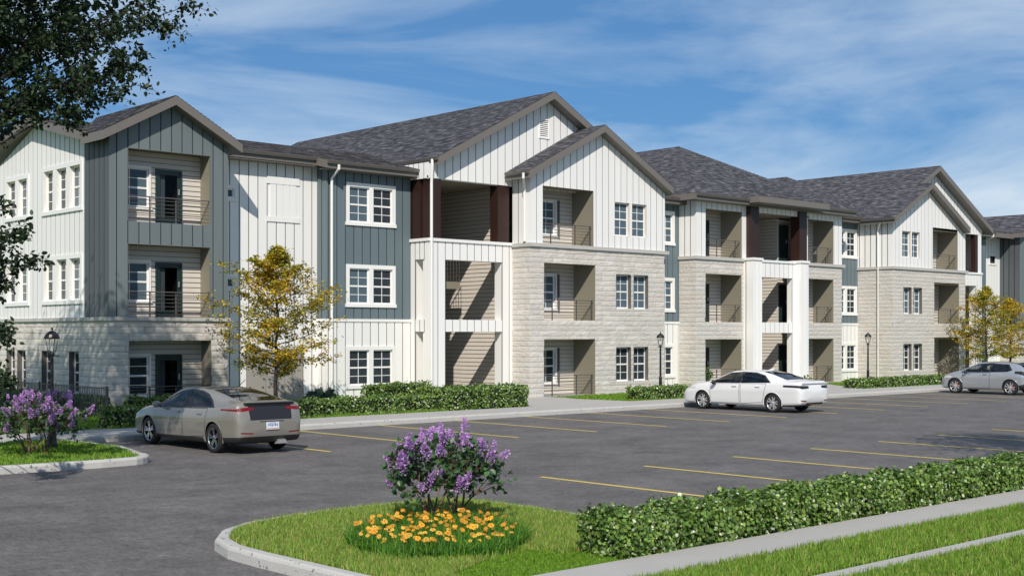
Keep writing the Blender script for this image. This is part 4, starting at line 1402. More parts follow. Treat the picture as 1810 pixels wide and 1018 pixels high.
def car(name, loc, rotz, label, S, sx=1, sz=1, sy=1):
    root = thing(name, loc, label, 'car', 'parked cars', rotz, world_children=False)
    st = np.array(S['st'], float)
    X = st[:, 0]*sx
    cols = [st[:, 1]*sz, st[:, 2]*sz, st[:, 3]*sz, st[:, 4]*sy, st[:, 5]*sy]
    Lc = X[-1]
    xs = np.unique(np.concatenate([np.linspace(0, Lc, 96), X]))
    zb, zs, zr, w, wr = [pchip(X, c, xs) for c in cols]
    rings = []
    for k in range(len(xs)):
        B, Sd, T, W, Q = zb[k], zs[k], zr[k], w[k], wr[k]
        hgt = Sd-B; g = max(T-Sd, .02)
        ctrl = [(0, B), (W*.55, B), (W*.86, B+.004), (W*.955, B+.05*hgt+.012), (W*.982, B+.26*hgt), (W*.992, B+.50*hgt), (W*.998, B+.70*hgt), (W*.975, B+.86*hgt), (W*.955, B+.955*hgt), (W*.93, Sd+.03*g),
                (W*.93*.48+Q*.52+.012, Sd+.52*g), (Q+.004, T-.13*g-.006), (Q*.93, T-.05*g-.002), (Q*.55, T-.004), (0, T)]
        h = catmull(ctrl, 4)
        ring = [(xs[k], y, z) for y, z in h] + [(xs[k], -y, z) for y, z in h[-2:0:-1]]
        rings.append(ring)
    nr = len(rings[0])
    bm = bmesh.new()
    vs = [[bm.verts.new(p) for p in ring] for ring in rings]
    for k in range(len(rings)-1):
        for j in range(nr):
            bm.faces.new((vs[k][j], vs[k][(j+1) % nr], vs[k+1][(j+1) % nr], vs[k+1][j]))
    # domed caps front and rear
    for k, sgn in ((0, -1), (len(rings)-1, 1)):
        c0 = np.mean(np.array(rings[k]), 0)
        prev = vs[k]
        for s in (.86, .6, .3):
            cur = [bm.verts.new((rings[k][j][0]+sgn*.035*(1-s*s), c0[1]+(rings[k][j][1]-c0[1])*s, c0[2]+(rings[k][j][2]-c0[2])*s)) for j in range(nr)]
            for j in range(nr):
                q = (prev[j], prev[(j+1) % nr], cur[(j+1) % nr], cur[j])
                bm.faces.new(q)
            prev = cur
        bm.faces.new(prev)
    bmesh.ops.recalc_face_normals(bm, faces=bm.faces[:])
    bm.normal_update(); bm.verts.index_update()
    sc = lambda P: [(a*sx, b*sz) for a, b in P]
    side = lambda sg: (lambda c, n: c.y*sg > .30 and abs(n.x) < .97)
    paint = S['paint']
    mats = [paint, 'car_trim', 'car_panel']
    # lower cladding
    for (poly, mi) in S.get('clad', []):
        for sg in (1, -1):
            for f in cut_region(bm, sc(poly), (0, 2), lambda c, n, sg=sg: c.y*sg >= 0): f.material_index = mi
    # wheel arches
    r = S['r']*sz; ra = r+.045
    for ax in S['axles']:
        cxx = ax*sx
        circ = [(cxx+ra*math.cos(2*math.pi*q/28), r+ra*math.sin(2*math.pi*q/28)) for q in range(28)]
        for sg in (1, -1):
            fs = cut_region(bm, circ, (0, 2), lambda c, n, sg=sg: c.y*sg > .5*sy)
            if fs: bmesh.ops.delete(bm, geom=fs, context='FACES')
            bm.verts.index_update(); bm.normal_update()
            lb = MB(); yo = np.interp(cxx, xs, w)*sg
            aa = [-.35+(math.pi+.7)*q/26 for q in range(27)]
            aa = [a for a in aa if r+ra*math.sin(a) > .215*sz]
            for a, b2 in zip(aa, aa[1:]):
                q = [(cxx+(ra+.004)*math.cos(t), r+(ra+.004)*math.sin(t)) for t in (a, b2)]
                lb.quad((q[0][0], yo-.02*sg, q[0][1]), (q[1][0], yo-.02*sg, q[1][1]), (q[1][0], yo-.33*sg, q[1][1]), (q[0][0], yo-.33*sg, q[0][1]))
                lb.poly([(q[0][0], yo-.33*sg, q[0][1]), (q[1][0], yo-.33*sg, q[1][1]), (cxx, yo-.33*sg, max(r*.7, .215*sz))])
            lb.build('wheel_well', ['car_trim'], root)
            eb = MB()
            pts = []
            for q in range(25):
                a = -.25+(math.pi+.5)*q/24
                xx = cxx+ra*math.cos(a); zz = r+ra*math.sin(a)
                if zz < .17*sz: continue
                yy = np.interp(xx, xs, w)
                zbq, zsq = np.interp(xx, xs, zb), np.interp(xx, xs, zs)
                fr_ = (zz-zbq)/(zsq-zbq)
                pts.append((xx, sg*(yy*(.955+.043*min(1, max(0, fr_)/.6))-.004), zz))
            eb.tube(pts, .014, 6, caps=False); eb.build('arch_lip', [S.get('arch', paint)], root, smooth=True)
    # windows
    for poly in S['windows']:
        for sg in (1, -1):
            fs = cut_region(bm, sc(poly[0]), (0, 2), side(sg))
            split_off(bm, fs, 'side_window', [poly[1]], root, .006)
    for (poly, cond, nm, m) in S['glass_top']:
        P = [(a*sx, b*sy) for a, b in poly]
        fs = cut_region(bm, P, (0, 1), cond(sx, sz))
        split_off(bm, fs, nm, [m], root, .006)
    # black window surrounds
    for poly in S.get('surround', []):
        for sg in (1, -1):
            for f in cut_region(bm, sc(poly), (0, 2), side(sg)): f.material_index = 1
    # rear / front features projected along x
    for (poly, cond, nm, m, ins) in S['ends']:
        for mir in ((1, -1) if poly[0][0] != 'c' else (1,)):
            PP = poly[1] if poly[0] == 'c' else poly
            P = [(a*sy*mir, b*sz) for a, b in PP]
            fs = cut_region(bm, P, (1, 2), cond(sx, Lc))
            split_off(bm, fs, nm, [m], root, ins)
        if poly[0] == 'c': pass
    # door seams then doors
    for poly in S['doors']:
        P = sc(poly); n = len(P)
        cx = sum(p[0] for p in P)/n; cy = sum(p[1] for p in P)/n
        for a, b in zip(P, P[1:]+P[:1]):
            d = Vector((b[0]-a[0], b[1]-a[1])); d.normalize(); nn = Vector((-d.y, d.x))*.007
            q = [(a[0]-nn.x, a[1]-nn.y), (b[0]-nn.x, b[1]-nn.y), (b[0]+nn.x, b[1]+nn.y), (a[0]+nn.x, a[1]+nn.y)]
            for sg in (1, -1):
                for f in cut_region(bm, q, (0, 2), side(sg)): f.material_index = 1
        t = .985
        P2 = [(cx+(p[0]-cx)*t, cy+(p[1]-cy)*t) for p in P]
        for sg in (1, -1):
            fs = [f for f in cut_region(bm, P2, (0, 2), side(sg))]
            dr = split_off(bm, fs, 'door', mats, root, -.001)
            if dr:
                hx, hz = (P[0][0]+.10), S['handle']*sz
                k = np.argmin(abs(xs-hx))
                hb = MB(); yy = w[k]*.985*sg
                hb.hexa([(hx, yy-.01*sg, hz-.012), (hx+.19, yy-.01*sg, hz-.012), (hx+.19, yy+.028*sg, hz-.008), (hx, yy+.028*sg, hz-.008), (hx, yy-.01*sg, hz+.016), (hx+.19, yy-.01*sg, hz+.016), (hx+.19, yy+.026*sg, hz+.014), (hx, yy+.026*sg, hz+.014)])
                hb.build('handle', [paint], dr)
    me = bpy.data.meshes.new('body')
    bm.to_mesh(me); bm.free()
    for m in mats: me.materials.append(MATS[m])
    me.polygons.foreach_set('use_smooth', [True]*len(me.polygons)); me.update()
    link(bpy.data.objects.new('body', me), root)
    # floor pan blocks view through the car
    mb = MB(); mb.box(.5*sx, Lc-.6, -.55, .55, .2*sz, .24*sz); mb.build('floor_pan', ['car_trim'], root)
    for (x, y) in S['seats']: seat(root, x*sx, y, S['seatm'], .40*sz)
    mb = MB(); xd = S['dash']*sx; mb.hexa([(xd, -.62, .3), (xd+.7, -.62, .3), (xd+.7, .62, .3), (xd, .62, .3), (xd+.06, -.62, .84*sz), (xd+.62, -.62, .86*sz), (xd+.62, .62, .86*sz), (xd+.06, .62, .84*sz)])
    mb.build('dashboard', ['seat_dark'], root)
    sb = MB(); sb.tube([(xd-.16+.04*math.sin(2*math.pi*q/16), .34+.17*math.cos(2*math.pi*q/16), .84*sz+.17*math.sin(2*math.pi*q/16)) for q in range(17)], .014, 6, caps=False); sb.build('steering_wheel', ['seat_dark'], root)
    for ax in S['axles']:
        yy = (np.interp(ax*sx, xs, w)-.115)
        for sg in (1, -1): make_wheel(root, ax*sx, sg*yy, r, sg, S['wheel'])
    # door mirrors
    mx = S['mirror']*sx
    for sg in (1, -1):
        yy = np.interp(mx, xs, w)*sg
        mb = MB()
        mb.lathe([(.0, -.10), (.055, -.085), (.085, -.03), (.085, .04), (.06, .09), (.0, .105)], 12, 0, (0, 0, 0), axis='y', caps=False)
        o = mb.build('door_mirror', [S.get('mirrorm', paint)], root, smooth=True)
        o.location = (mx, yy+.075*sg, S['mz']*sz); o.scale = (.85, .95, .85); o.rotation_euler = (0, 0, .25*sg)
        ab = MB(); ab.tube([(mx, yy-.03*sg, S['mz']*sz-.06), (mx, yy+.05*sg, S['mz']*sz-.03)], .022, 6); ab.build('mirror_arm', ['car_trim'], root)
    return root, dict(xs=xs, w=w, zs=zs, zr=zr, L=Lc)

rearc = lambda lim: (lambda sx, Lc: (lambda c, n: c.x < lim*sx and n.x < .25))
frontc = lambda lim: (lambda sx, Lc: (lambda c, n: c.x > Lc-lim*sx and n.x > -.15))
upc = lambda zmin: (lambda sx, sz: (lambda c, n: c.z > zmin*sz and n.z > .15))

BEIGE = dict(paint='car_beige', r=.335, axles=(.86, 3.545), wheel='chrome', seatm='seat_tan', seats=((1.75, .37), (1.75, -.37), (2.65, .37), (2.65, -.37)), dash=2.95,
    st=[(0.00, .40, .74, .86, .73, .60), (.05, .29, .93, 1.05, .80, .66), (.12, .26, 1.08, 1.155, .835, .66), (.22, .25, 1.09, 1.165, .85, .64), (.6, .23, 1.04, 1.235, .88, .60), (1.0, .21, 1.0, 1.325, .892, .585), (1.5, .20, .975, 1.405, .896, .575),
        (2.0, .20, .955, 1.435, .896, .575), (2.45, .20, .94, 1.41, .896, .575), (2.9, .20, .925, 1.26, .894, .59), (3.35, .20, .905, 1.03, .888, .66), (3.8, .21, .85, .945, .87, .66), (4.15, .22, .76, .85, .835, .62), (4.36, .24, .66, .73, .75, .54), (4.47, .30, .54, .60, .64, .44)],
    windows=[([(2.14, 1.00), (3.24, .965), (3.02, 1.10), (2.80, 1.205), (2.52, 1.30), (2.14, 1.35)], 'car_glass_clear'), ([(.98, 1.035), (2.05, 1.005), (2.05, 1.35), (1.72, 1.335), (1.42, 1.27), (1.15, 1.15)], 'car_glass_clear')],
    surround=[[(.86, 1.01), (2.10, .965), (2.10, 1.378), (1.70, 1.362), (1.38, 1.295), (1.08, 1.165)], [(2.10, .965), (3.44, .935), (3.04, 1.13), (2.82, 1.235), (2.54, 1.33), (2.10, 1.378)]],
    glass_top=[([(.30, -.54), (1.42, -.50), (1.42, .50), (.30, .54)], upc(1.1), 'rear_window', 'car_glass_dark'), ([(1.50, -.50), (2.45, -.50), (2.45, .50), (1.50, .50)], upc(1.2), 'glass_roof', 'car_panel'), ([(2.52, -.52), (3.28, -.60), (3.28, .60), (2.52, .52)], upc(.95), 'windscreen', 'car_glass_clear')],
    clad=[([(1.15, .10), (3.28, .10), (3.28, .29), (1.25, .33)], 1), ([(-.05, .1), (.62, .1), (.62, .36), (-.05, .40)], 1), ([(3.8, .1), (4.6, .1), (4.6, .30), (3.8, .28)], 1)],
    ends=[([(.42, .985), (.70, .955), (.92, .965), (.92, .98), (.70, 1.04), (.42, 1.05)], rearc(.62), 'tail_light', 'tail_red', .002),
          (('c', [(-.52, .76), (.52, .76), (.545, 1.075), (-.545, 1.075)]), rearc(.2), 'tail_panel', 'car_panel', .004),
          ([(.45, .455), (.74, .47), (.74, .50), (.45, .485)], rearc(.2), 'reflector', 'tail_red', .002),
          ([(.50, .68), (.80, .70), (.80, .80), (.55, .76)], frontc(.5), 'headlight', 'lens_clear', .002)],
    doors=[[(2.10, .30), (3.20, .28), (3.24, .93), (2.10, .955)], [(1.20, .36), (2.05, .30), (2.05, .958), (1.10, .985)]], handle=.86, mirror=3.0, mz=1.0, arch='car_beige')
beige, BI = car('parked_car', (14.86, 23.87, 0), R(90), 'beige grey hatchback parked nose-in with red tail lights facing the lot', BEIGE, sx=1.113, sz=.965, sy=.98)
# number plate (lettering too blurred to read in the photo) and aerial
mb = MB(); mb.box(-.012, .0, -.155, .155, -.08, .08); pl = mb.build('number_plate', ['plate_white'], beige)
pl.location = (-.036, -.02, .605); pl.rotation_euler = (0, R(4), 0)
for (y0, y1, z0, z1, m) in [(-.118+.041*q, -.118+.041*q+.019+.006*(q % 2), -.012+.006*(q % 3), .042-.008*(q == 3), 'plate_blue') for q in range(6)] + [(-.14, .14, -.066, -.052, 'plate_orange'), (-.09, .09, .056, .066, 'plate_blue')]:
    b = MB(); b.box(-.0145, -.0122, y0, y1, z0, z1); b.build('plate_print', [m], pl)
b = MB(); b.hexa([(.03, -.62, 1.075), (.16, -.62, 1.09), (.16, .62, 1.09), (.03, .62, 1.075), (.015, -.60, 1.092), (.16, -.60, 1.112), (.16, .60, 1.112), (.015, .60, 1.092)]); b.build('spoiler_lip', ['car_trim'], beige)
b = MB(); b.box(-.034, -.01, -.30, .28, .695, .712); b.build('plate_trim', ['car_trim'], beige)
b = MB(); b.tube([(1.45, -.0, 1.345), (1.05, -.0, 1.56)], .008, 5); b.build('aerial', ['car_trim'], beige)
b = MB(); b.hexa([(-.02, -.40, .21), (.12, -.40, .20), (.12, -.16, .20), (-.02, -.16, .21), (-.03, -.36, .29), (.1, -.36, .31), (.1, -.20, .31), (-.03, -.20, .29)]); b.build('exhaust_trim', ['alloy'], beige)

WHITE = dict(paint='car_white', r=.325, axles=(1.0, 3.70), wheel='twin', seatm='seat_dark', seats=((1.75, .37), (1.75, -.37), (2.65, .37), (2.65, -.37)), dash=3.0,
    st=[(0.00, .42, .74, .84, .70, .58), (.05, .31, .92, 1.03, .80, .66), (.13, .28, 1.03, 1.09, .835, .68), (.3, .26, 1.035, 1.095, .855, .66), (.62, .24, 1.015, 1.125, .872, .63), (.9, .22, 1.0, 1.215, .882, .60), (1.3, .21, .985, 1.345, .888, .58), (1.75, .20, .965, 1.42, .89, .57),
        (2.2, .20, .95, 1.435, .89, .57), (2.6, .20, .94, 1.405, .89, .575), (3.05, .20, .925, 1.235, .888, .59), (3.5, .20, .905, 1.02, .882, .66), (3.9, .21, .86, .945, .868, .66), (4.28, .21, .76, .85, .83, .62), (4.5, .23, .65, .72, .75, .52), (4.62, .28, .52, .58, .62, .42)],
    windows=[([(2.28, .995), (3.36, .965), (3.10, 1.13), (2.72, 1.30), (2.28, 1.345)], 'car_glass_clear'), ([(1.18, 1.03), (2.20, .997), (2.20, 1.345), (1.78, 1.335), (1.45, 1.25)], 'car_glass_dark')],
    surround=[[(1.08, 1.015), (2.24, .975), (2.24, 1.37), (1.76, 1.36), (1.40, 1.265)], [(2.24, .975), (3.48, .945), (3.12, 1.15), (2.74, 1.325), (2.24, 1.37)]],
    glass_top=[([(.66, -.56), (1.52, -.50), (1.52, .50), (.66, .56)], upc(1.08), 'rear_window', 'car_glass_dark'), ([(2.62, -.52), (3.42, -.60), (3.42, .60), (2.62, .52)], upc(.95), 'windscreen', 'car_glass_clear')],
    clad=[],
    ends=[([(.36, .85), (.70, .83), (.92, .90), (.92, .955), (.36, .935)], rearc(.62), 'tail_light', 'car_panel', .002),
          ([(.50, .40), (.76, .42), (.76, .46), (.50, .44)], rearc(.25), 'reflector', 'tail_red', .002),
          (('c', [(-.5, .30), (.5, .30), (.46, .36), (-.46, .36)]), rearc(.2), 'diffuser', 'car_trim', .004),
          ([(.44, .68), (.86, .72), (.86, .80), (.50, .76)], frontc(.62), 'headlight', 'lens_clear', .002)],
    doors=[[(2.24, .27), (3.36, .26), (3.38, .92), (2.24, .955)], [(1.36, .34), (2.19, .27), (2.19, .958), (1.24, .98)]], handle=.87, mirror=3.16, mz=.98, mirrorm='car_trim')
white, WI = car('parked_car', (35.33, 24.02, 0), R(90), 'white four-door saloon parked nose-in by the low hedge', WHITE, sx=1.075, sz=.945, sy=.98)
b = MB(); b.hexa([(1.62, -.02, 1.34), (1.86, -.02, 1.345), (1.86, .02, 1.345), (1.62, .02, 1.34), (1.60, -.008, 1.415), (1.68, -.008, 1.41), (1.68, .008, 1.41), (1.60, .008, 1.415)]); b.build('fin_aerial', ['car_white'], white)
b = MB(); b.box(-.005, .03, -.70, .70, .955, .985); b.build('boot_spoiler', ['car_white'], white)

SILVER = dict(paint='car_silver', r=.335, axles=(.62, 3.18), wheel='slim', seatm='seat_dark', seats=((1.4, .37), (1.4, -.37), (2.2, .37), (2.2, -.37)), dash=2.55,
    st=[(0.00, .42, .80, .92, .70, .58), (.05, .30, 1.02, 1.14, .82, .62), (.15, .27, 1.03, 1.26, .86, .60), (.4, .25, 1.02, 1.36, .90, .575), (.7, .23, 1.005, 1.40, .905, .57), (1.2, .20, .98, 1.44, .888, .565),
        (1.7, .20, .955, 1.45, .885, .565), (2.1, .20, .94, 1.42, .885, .565), (2.5, .20, .925, 1.28, .885, .585), (2.95, .20, .905, 1.06, .885, .66), (3.3, .21, .86, .965, .885, .66), (3.65, .21, .77, .865, .84, .62), (3.85, .23, .66, .73, .76, .52), (3.97, .28, .52, .58, .63, .42)],
    windows=[([(1.62, 1.0), (2.84, .965), (2.56, 1.15), (2.18, 1.32), (1.62, 1.37)], 'car_glass_clear'), ([(.62, 1.09), (.80, 1.03), (1.54, 1.005), (1.54, 1.37), (.82, 1.32)], 'car_glass_dark')],
    surround=[[(.54, 1.09), (.76, 1.01), (1.58, .98), (1.58, 1.395), (.78, 1.345)], [(1.58, .98), (2.96, .945), (2.60, 1.165), (2.2, 1.34), (1.58, 1.395)]],
    glass_top=[([(2.12, -.52), (2.9, -.60), (2.9, .60), (2.12, .52)], upc(.95), 'windscreen', 'car_glass_clear'), ([(.06, -.62), (.5, -.52), (.5, .52), (.06, .62)], upc(1.05), 'rear_window', 'car_glass_dark')],
    clad=[([(-.05, .1), (.3, .1), (.3, .42), (-.05, .5)], 1)],
    ends=[([(.40, .90), (.80, .86), (.92, 1.0), (.92, 1.06), (.40, 1.02)], rearc(.42), 'tail_light', 'car_panel', .002),
          ([(.46, .66), (.88, .70), (.88, .80), (.52, .76)], frontc(.62), 'headlight', 'lens_clear', .002),
          (('c', [(-.5, .30), (.5, .30), (.46, .50), (-.46, .50)]), frontc(.3), 'grille', 'car_trim', .004)],
    doors=[[(1.56, .27), (2.82, .26), (2.84, .92), (1.56, .965)]], handle=.90, mirror=2.62, mz=.99, mirrorm='car_panel', arch='car_silver')
silver, SI = car('parked_car', (52.17, 24.79, 0), R(90), 'silver three-door hatchback parked at the kerb beside the right trees', SILVER, sx=.96, sz=.945, sy=.98)
b = MB(); b.hexa([(.0, -.55, 1.305), (.32, -.53, 1.33), (.32, .53, 1.33), (.0, .55, 1.305), (-.02, -.55, 1.335), (.30, -.53, 1.355), (.30, .53, 1.355), (-.02, .55, 1.335)]); b.build('roof_spoiler', ['car_panel'], silver)

# ------------------------------------------------------------------ hedges
def hedge(name, x0, x1, y0, y1, z0, h, label, dens=900, size=.05, pale=.05, group='clipped hedges', blossom=0, jit=.06, rag=.065):
    root = thing(name, ((x0+x1)/2, (y0+y1)/2, z0), label, 'hedge', group)
    lx, ly = x1-x0, y1-y0
    areas = [('t', lx*ly), ('f', lx*h), ('b', lx*h), ('l', ly*h), ('r', ly*h)]
    C, D, N = [], [], []
    for k, a in areas:
        n = int(a*dens); s = rng.random((n, 2)); r = rng.normal(0, jit, n)
        dep = np.abs(rng.normal(0, .045, n))
        o = np.ones(n)
        if k == 't': p = np.stack([x0+s[:, 0]*lx, y0+s[:, 1]*ly, z0+h-dep+np.abs(r)*.6], 1); nn = np.tile([0, 0, 1.], (n, 1))
        elif k == 'f': p = np.stack([x0+s[:, 0]*lx, y0+dep-np.abs(r)*.4, z0+s[:, 1]*h], 1); nn = np.tile([0, -1., .25], (n, 1))
        elif k == 'b': p = np.stack([x0+s[:, 0]*lx, y1-dep+np.abs(r)*.4, z0+s[:, 1]*h], 1); nn = np.tile([0, 1., .25], (n, 1))
        elif k == 'l': p = np.stack([x0+dep-np.abs(r)*.4, y0+s[:, 0]*ly, z0+s[:, 1]*h], 1); nn = np.tile([-1., 0, .25], (n, 1))
        else: p = np.stack([x1-dep+np.abs(r)*.4, y0+s[:, 0]*ly, z0+s[:, 1]*h], 1); nn = np.tile([1., 0, .25], (n, 1))
        # lumpy outline
        lump = rag*(np.sin(p[:, 0]*5.3+p[:, 2]*4)+np.sin(p[:, 0]*11.7+p[:, 1]*9+1.3)*.6+np.sin(p[:, 1]*7+p[:, 2]*13)*.5)
        p = p + nn*lump[:, None]*.55
        # thin out the lowest edge and round the corners a little
        C.append(p); N.append(nn)
    C = np.concatenate(C); N = np.concatenate(N)
    n = len(C)
    Nn = unit(N + rng.normal(0, .55, (n, 3)))
    D = unit(np.cross(Nn, rng.normal(size=(n, 3))) + np.array([0, 0, .25]))
    S = size*rng.uniform(.65, 1.35, n)
    leaves('foliage', C-D*S[:, None]*.5, D, Nn, S, ['hedge_leaf', 'hedge_leaf2', 'hedge_pale'], [.70-pale, .30, pale], root, W=1.25, kind='stuff')
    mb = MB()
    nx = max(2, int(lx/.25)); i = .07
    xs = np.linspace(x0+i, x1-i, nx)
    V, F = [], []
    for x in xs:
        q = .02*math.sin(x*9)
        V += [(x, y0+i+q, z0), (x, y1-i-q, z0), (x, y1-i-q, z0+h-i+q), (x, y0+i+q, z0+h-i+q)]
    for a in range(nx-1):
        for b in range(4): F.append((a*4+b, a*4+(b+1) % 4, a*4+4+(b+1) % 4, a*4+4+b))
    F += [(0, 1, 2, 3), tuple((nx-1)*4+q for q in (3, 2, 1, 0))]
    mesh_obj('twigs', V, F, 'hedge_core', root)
    if blossom:
        sx_ = rng.uniform(x0, x1, blossom); sz_ = z0+h*rng.beta(1.3, 1.3, blossom)
        P = np.stack([sx_, np.full(blossom, y0-.035), sz_], 1)
        k = rng.random(blossom) < .3
        P[k, 2] = z0+h+.01; P[k, 1] = rng.uniform(y0, y1, k.sum())
        cen = np.repeat(P, 5, 0)+rng.normal(0, .006, (blossom*5, 3)); nn = randdir(len(cen))+np.array([0, -.6, .5])
        leaves('blossom', cen, unit(np.cross(unit(nn), rng.normal(size=cen.shape))), unit(nn), rng.uniform(.014, .024, len(cen)), ['blossom'], [1], root, W=1.6, kind='stuff')
    return root
hedge('hedge', 10.34, 30.0, 9.47, 10.16, .12, .42, 'long dense clipped hedge with white flecks beside the front pavement', dens=2500, size=.046, pale=.055, blossom=34)
hedge('hedge', 14.75, 25.95, 31.32, 32.1, .13, .49, 'low hedge along the pavement behind the beige car', dens=560, size=.062, pale=.05, blossom=60)
hedge('hedge', 25.6, 29.42, 31.28, 32.5, .13, .68, 'tall square-ended hedge beside the concrete entry path', dens=560, size=.062, pale=.05, blossom=40)
hedge('hedge', 24.75, 26.95, 33.3, 34.2, .13, .76, 'short boxy hedge under the ground floor double window, left of the downspout', dens=520, size=.062, pale=.05, blossom=10)
hedge('hedge', 35.2, 38.4, 31.45, 32.2, .13, .42, 'low hedge at the lamp post in front of the white car bonnet', dens=480, size=.065, pale=.07, blossom=14)
hedge('hedge', 49.35, 57.2, 31.3, 32.1, .13, .38, 'low hedge at the lamp post left of the silver car', dens=420, size=.07, pale=.07, blossom=20)
hedge('hedge', 17.5, 20.9, 35.6, 36.3, .13, .50, 'shaded hedge under the ground floor balcony at the building corner', dens=420, size=.065, pale=.03)
hedge('hedge', 16.65, 17.05, 36.2, 44.5, .13, .55, 'shaded hedge behind the black metal fence', dens=420, size=.065, pale=.03)

# ------------------------------------------------------------------ branching plants
def tube_into(mb, pts, r0, r1, n=6, m=0):
    k = len(pts)
    mb.tube(pts, [r0+(r1-r0)*i/(k-1) for i in range(k)], n, m)
def bend(p, d, length, segs, wob, lift=0.0):
    P = [Vector(p)]; d = Vector(d).normalized()
    for _ in range(segs):
        d = (d+Vector((random.gauss(0, wob), random.gauss(0, wob), random.gauss(0, wob)+lift))).normalized()
        P.append(P[-1]+d*(length/segs))
    return P, d
def yellow_tree(loc, H, seed, label, nleaf=15000, Rm=1.95):
    random.seed(seed)
    root = thing('tree', loc, label, 'tree', 'young yellow green trees', world_children=False)
    mb = MB()
    lead = [Vector((0, 0, -.05))]
    for k in range(1, 13): lead.append(Vector((random.gauss(0, .018)*k*.5, random.gauss(0, .018)*k*.5, H*k/12)))
    mb.tube(lead, [.075*(1-.93*(k/12))*(1.35 if k == 0 else 1) for k in range(13)], 8)
    prof = lambda f: np.interp(f, [.20, .31, .49, .66, .77, .87, .94, 1.0], [.40, .76, .96, 1.0, .80, .44, .22, .03])*Rm
    A, Bd = [], []   # leaf anchors + directions
    nb = 52
    for k in range(nb):
        f = .21+.77*(k+random.random()*.8)/nb
        z = H*f; ln = prof(min(1, f+.05))*random.uniform(.62, 1.14)
        az = k*2.4+random.uniform(-.4, .4)
        i = min(11, int(f*12)); t = f*12-i
        p = lead[i].lerp(lead[i+1], t)
        up = .16+.75*max(0, f-.35)+random.uniform(-.06, .1)
        P, d = bend(p, (math.cos(az), math.sin(az), up), ln, 7, .09, .02)
        tube_into(mb, P, .006+.017*(1-f)+.004, .004, 5)
        for j in range(2, 8):
            q = P[j]
            for s in range(random.choice((2, 3, 3, 4))):
                sd = Vector((random.gauss(0, 1), random.gauss(0, 1), random.gauss(.05, .35))).normalized()
                sl = ln*.26*random.uniform(.4, 1.15)
                P2, _ = bend(q, (d*.45+sd), sl, 3, .15, .0)
                tube_into(mb, P2, .005, .0025, 3)
                for w in P2[1:]:
                    A.append(w); Bd.append(P2[-1]-P2[0])
    mb.build('trunk', ['trunk'], root, smooth=True)
    A = np.array([tuple(a) for a in A]); Bd = np.array([tuple(b) for b in Bd])
    idx = rng.integers(0, len(A), nleaf)
    # leaf sprays are flat and wide: small vertical scatter
    C = A[idx] + rng.normal(0, 1, (nleaf, 3))*np.array([.085, .085, .045])
    D = unit(unit(Bd[idx])*.5+rng.normal(0, .8, (nleaf, 3))*np.array([1, 1, .5])+np.array([0, 0, -.15]))
    N = unit(np.array([0, 0, 1.])+rng.normal(0, .6, (nleaf, 3)))
    S = rng.uniform(.05, .105, nleaf)
    # colour by branch so that orange and green patches show
    patch = np.sin(A[idx][:, 0]*3.1+seed)+np.sin(A[idx][:, 1]*2.7+1.1*seed)+np.sin(A[idx][:, 2]*3.7)
    mats = ['yellow_leaf', 'olive_leaf', 'orange_leaf']
    pr = np.where(patch[:, None] > .8, np.array([[.55, .17, .28]]), np.where(patch[:, None] > -.6, np.array([[.36, .52, .12]]), np.array([[.16, .80, .04]])))
    u = rng.random(nleaf)[:, None]; mi = (u > np.cumsum(pr, 1)).sum(1).clip(0, 2)
    V, F = leaf_verts(C, D, N, S, .95)
    o = np_mesh('crown', V, F, mats, root, np.repeat(mi, 2), np.repeat(rng.random(nleaf), 6), kind='stuff')
    return root
yellow_tree((21.35, 34.0, .13), 5.15, 3, 'young tree with yellow green leaves standing behind the beige car', 17500)
yellow_tree((65.0, 33.5, .13), 4.95, 5, 'young yellow tree in front of the right bay, behind the silver car bonnet', 13000, 1.9)
yellow_tree((69.6, 34.4, .13), 4.4, 9, 'greener young tree at the right edge, partly behind another tree', 9500, 1.6)

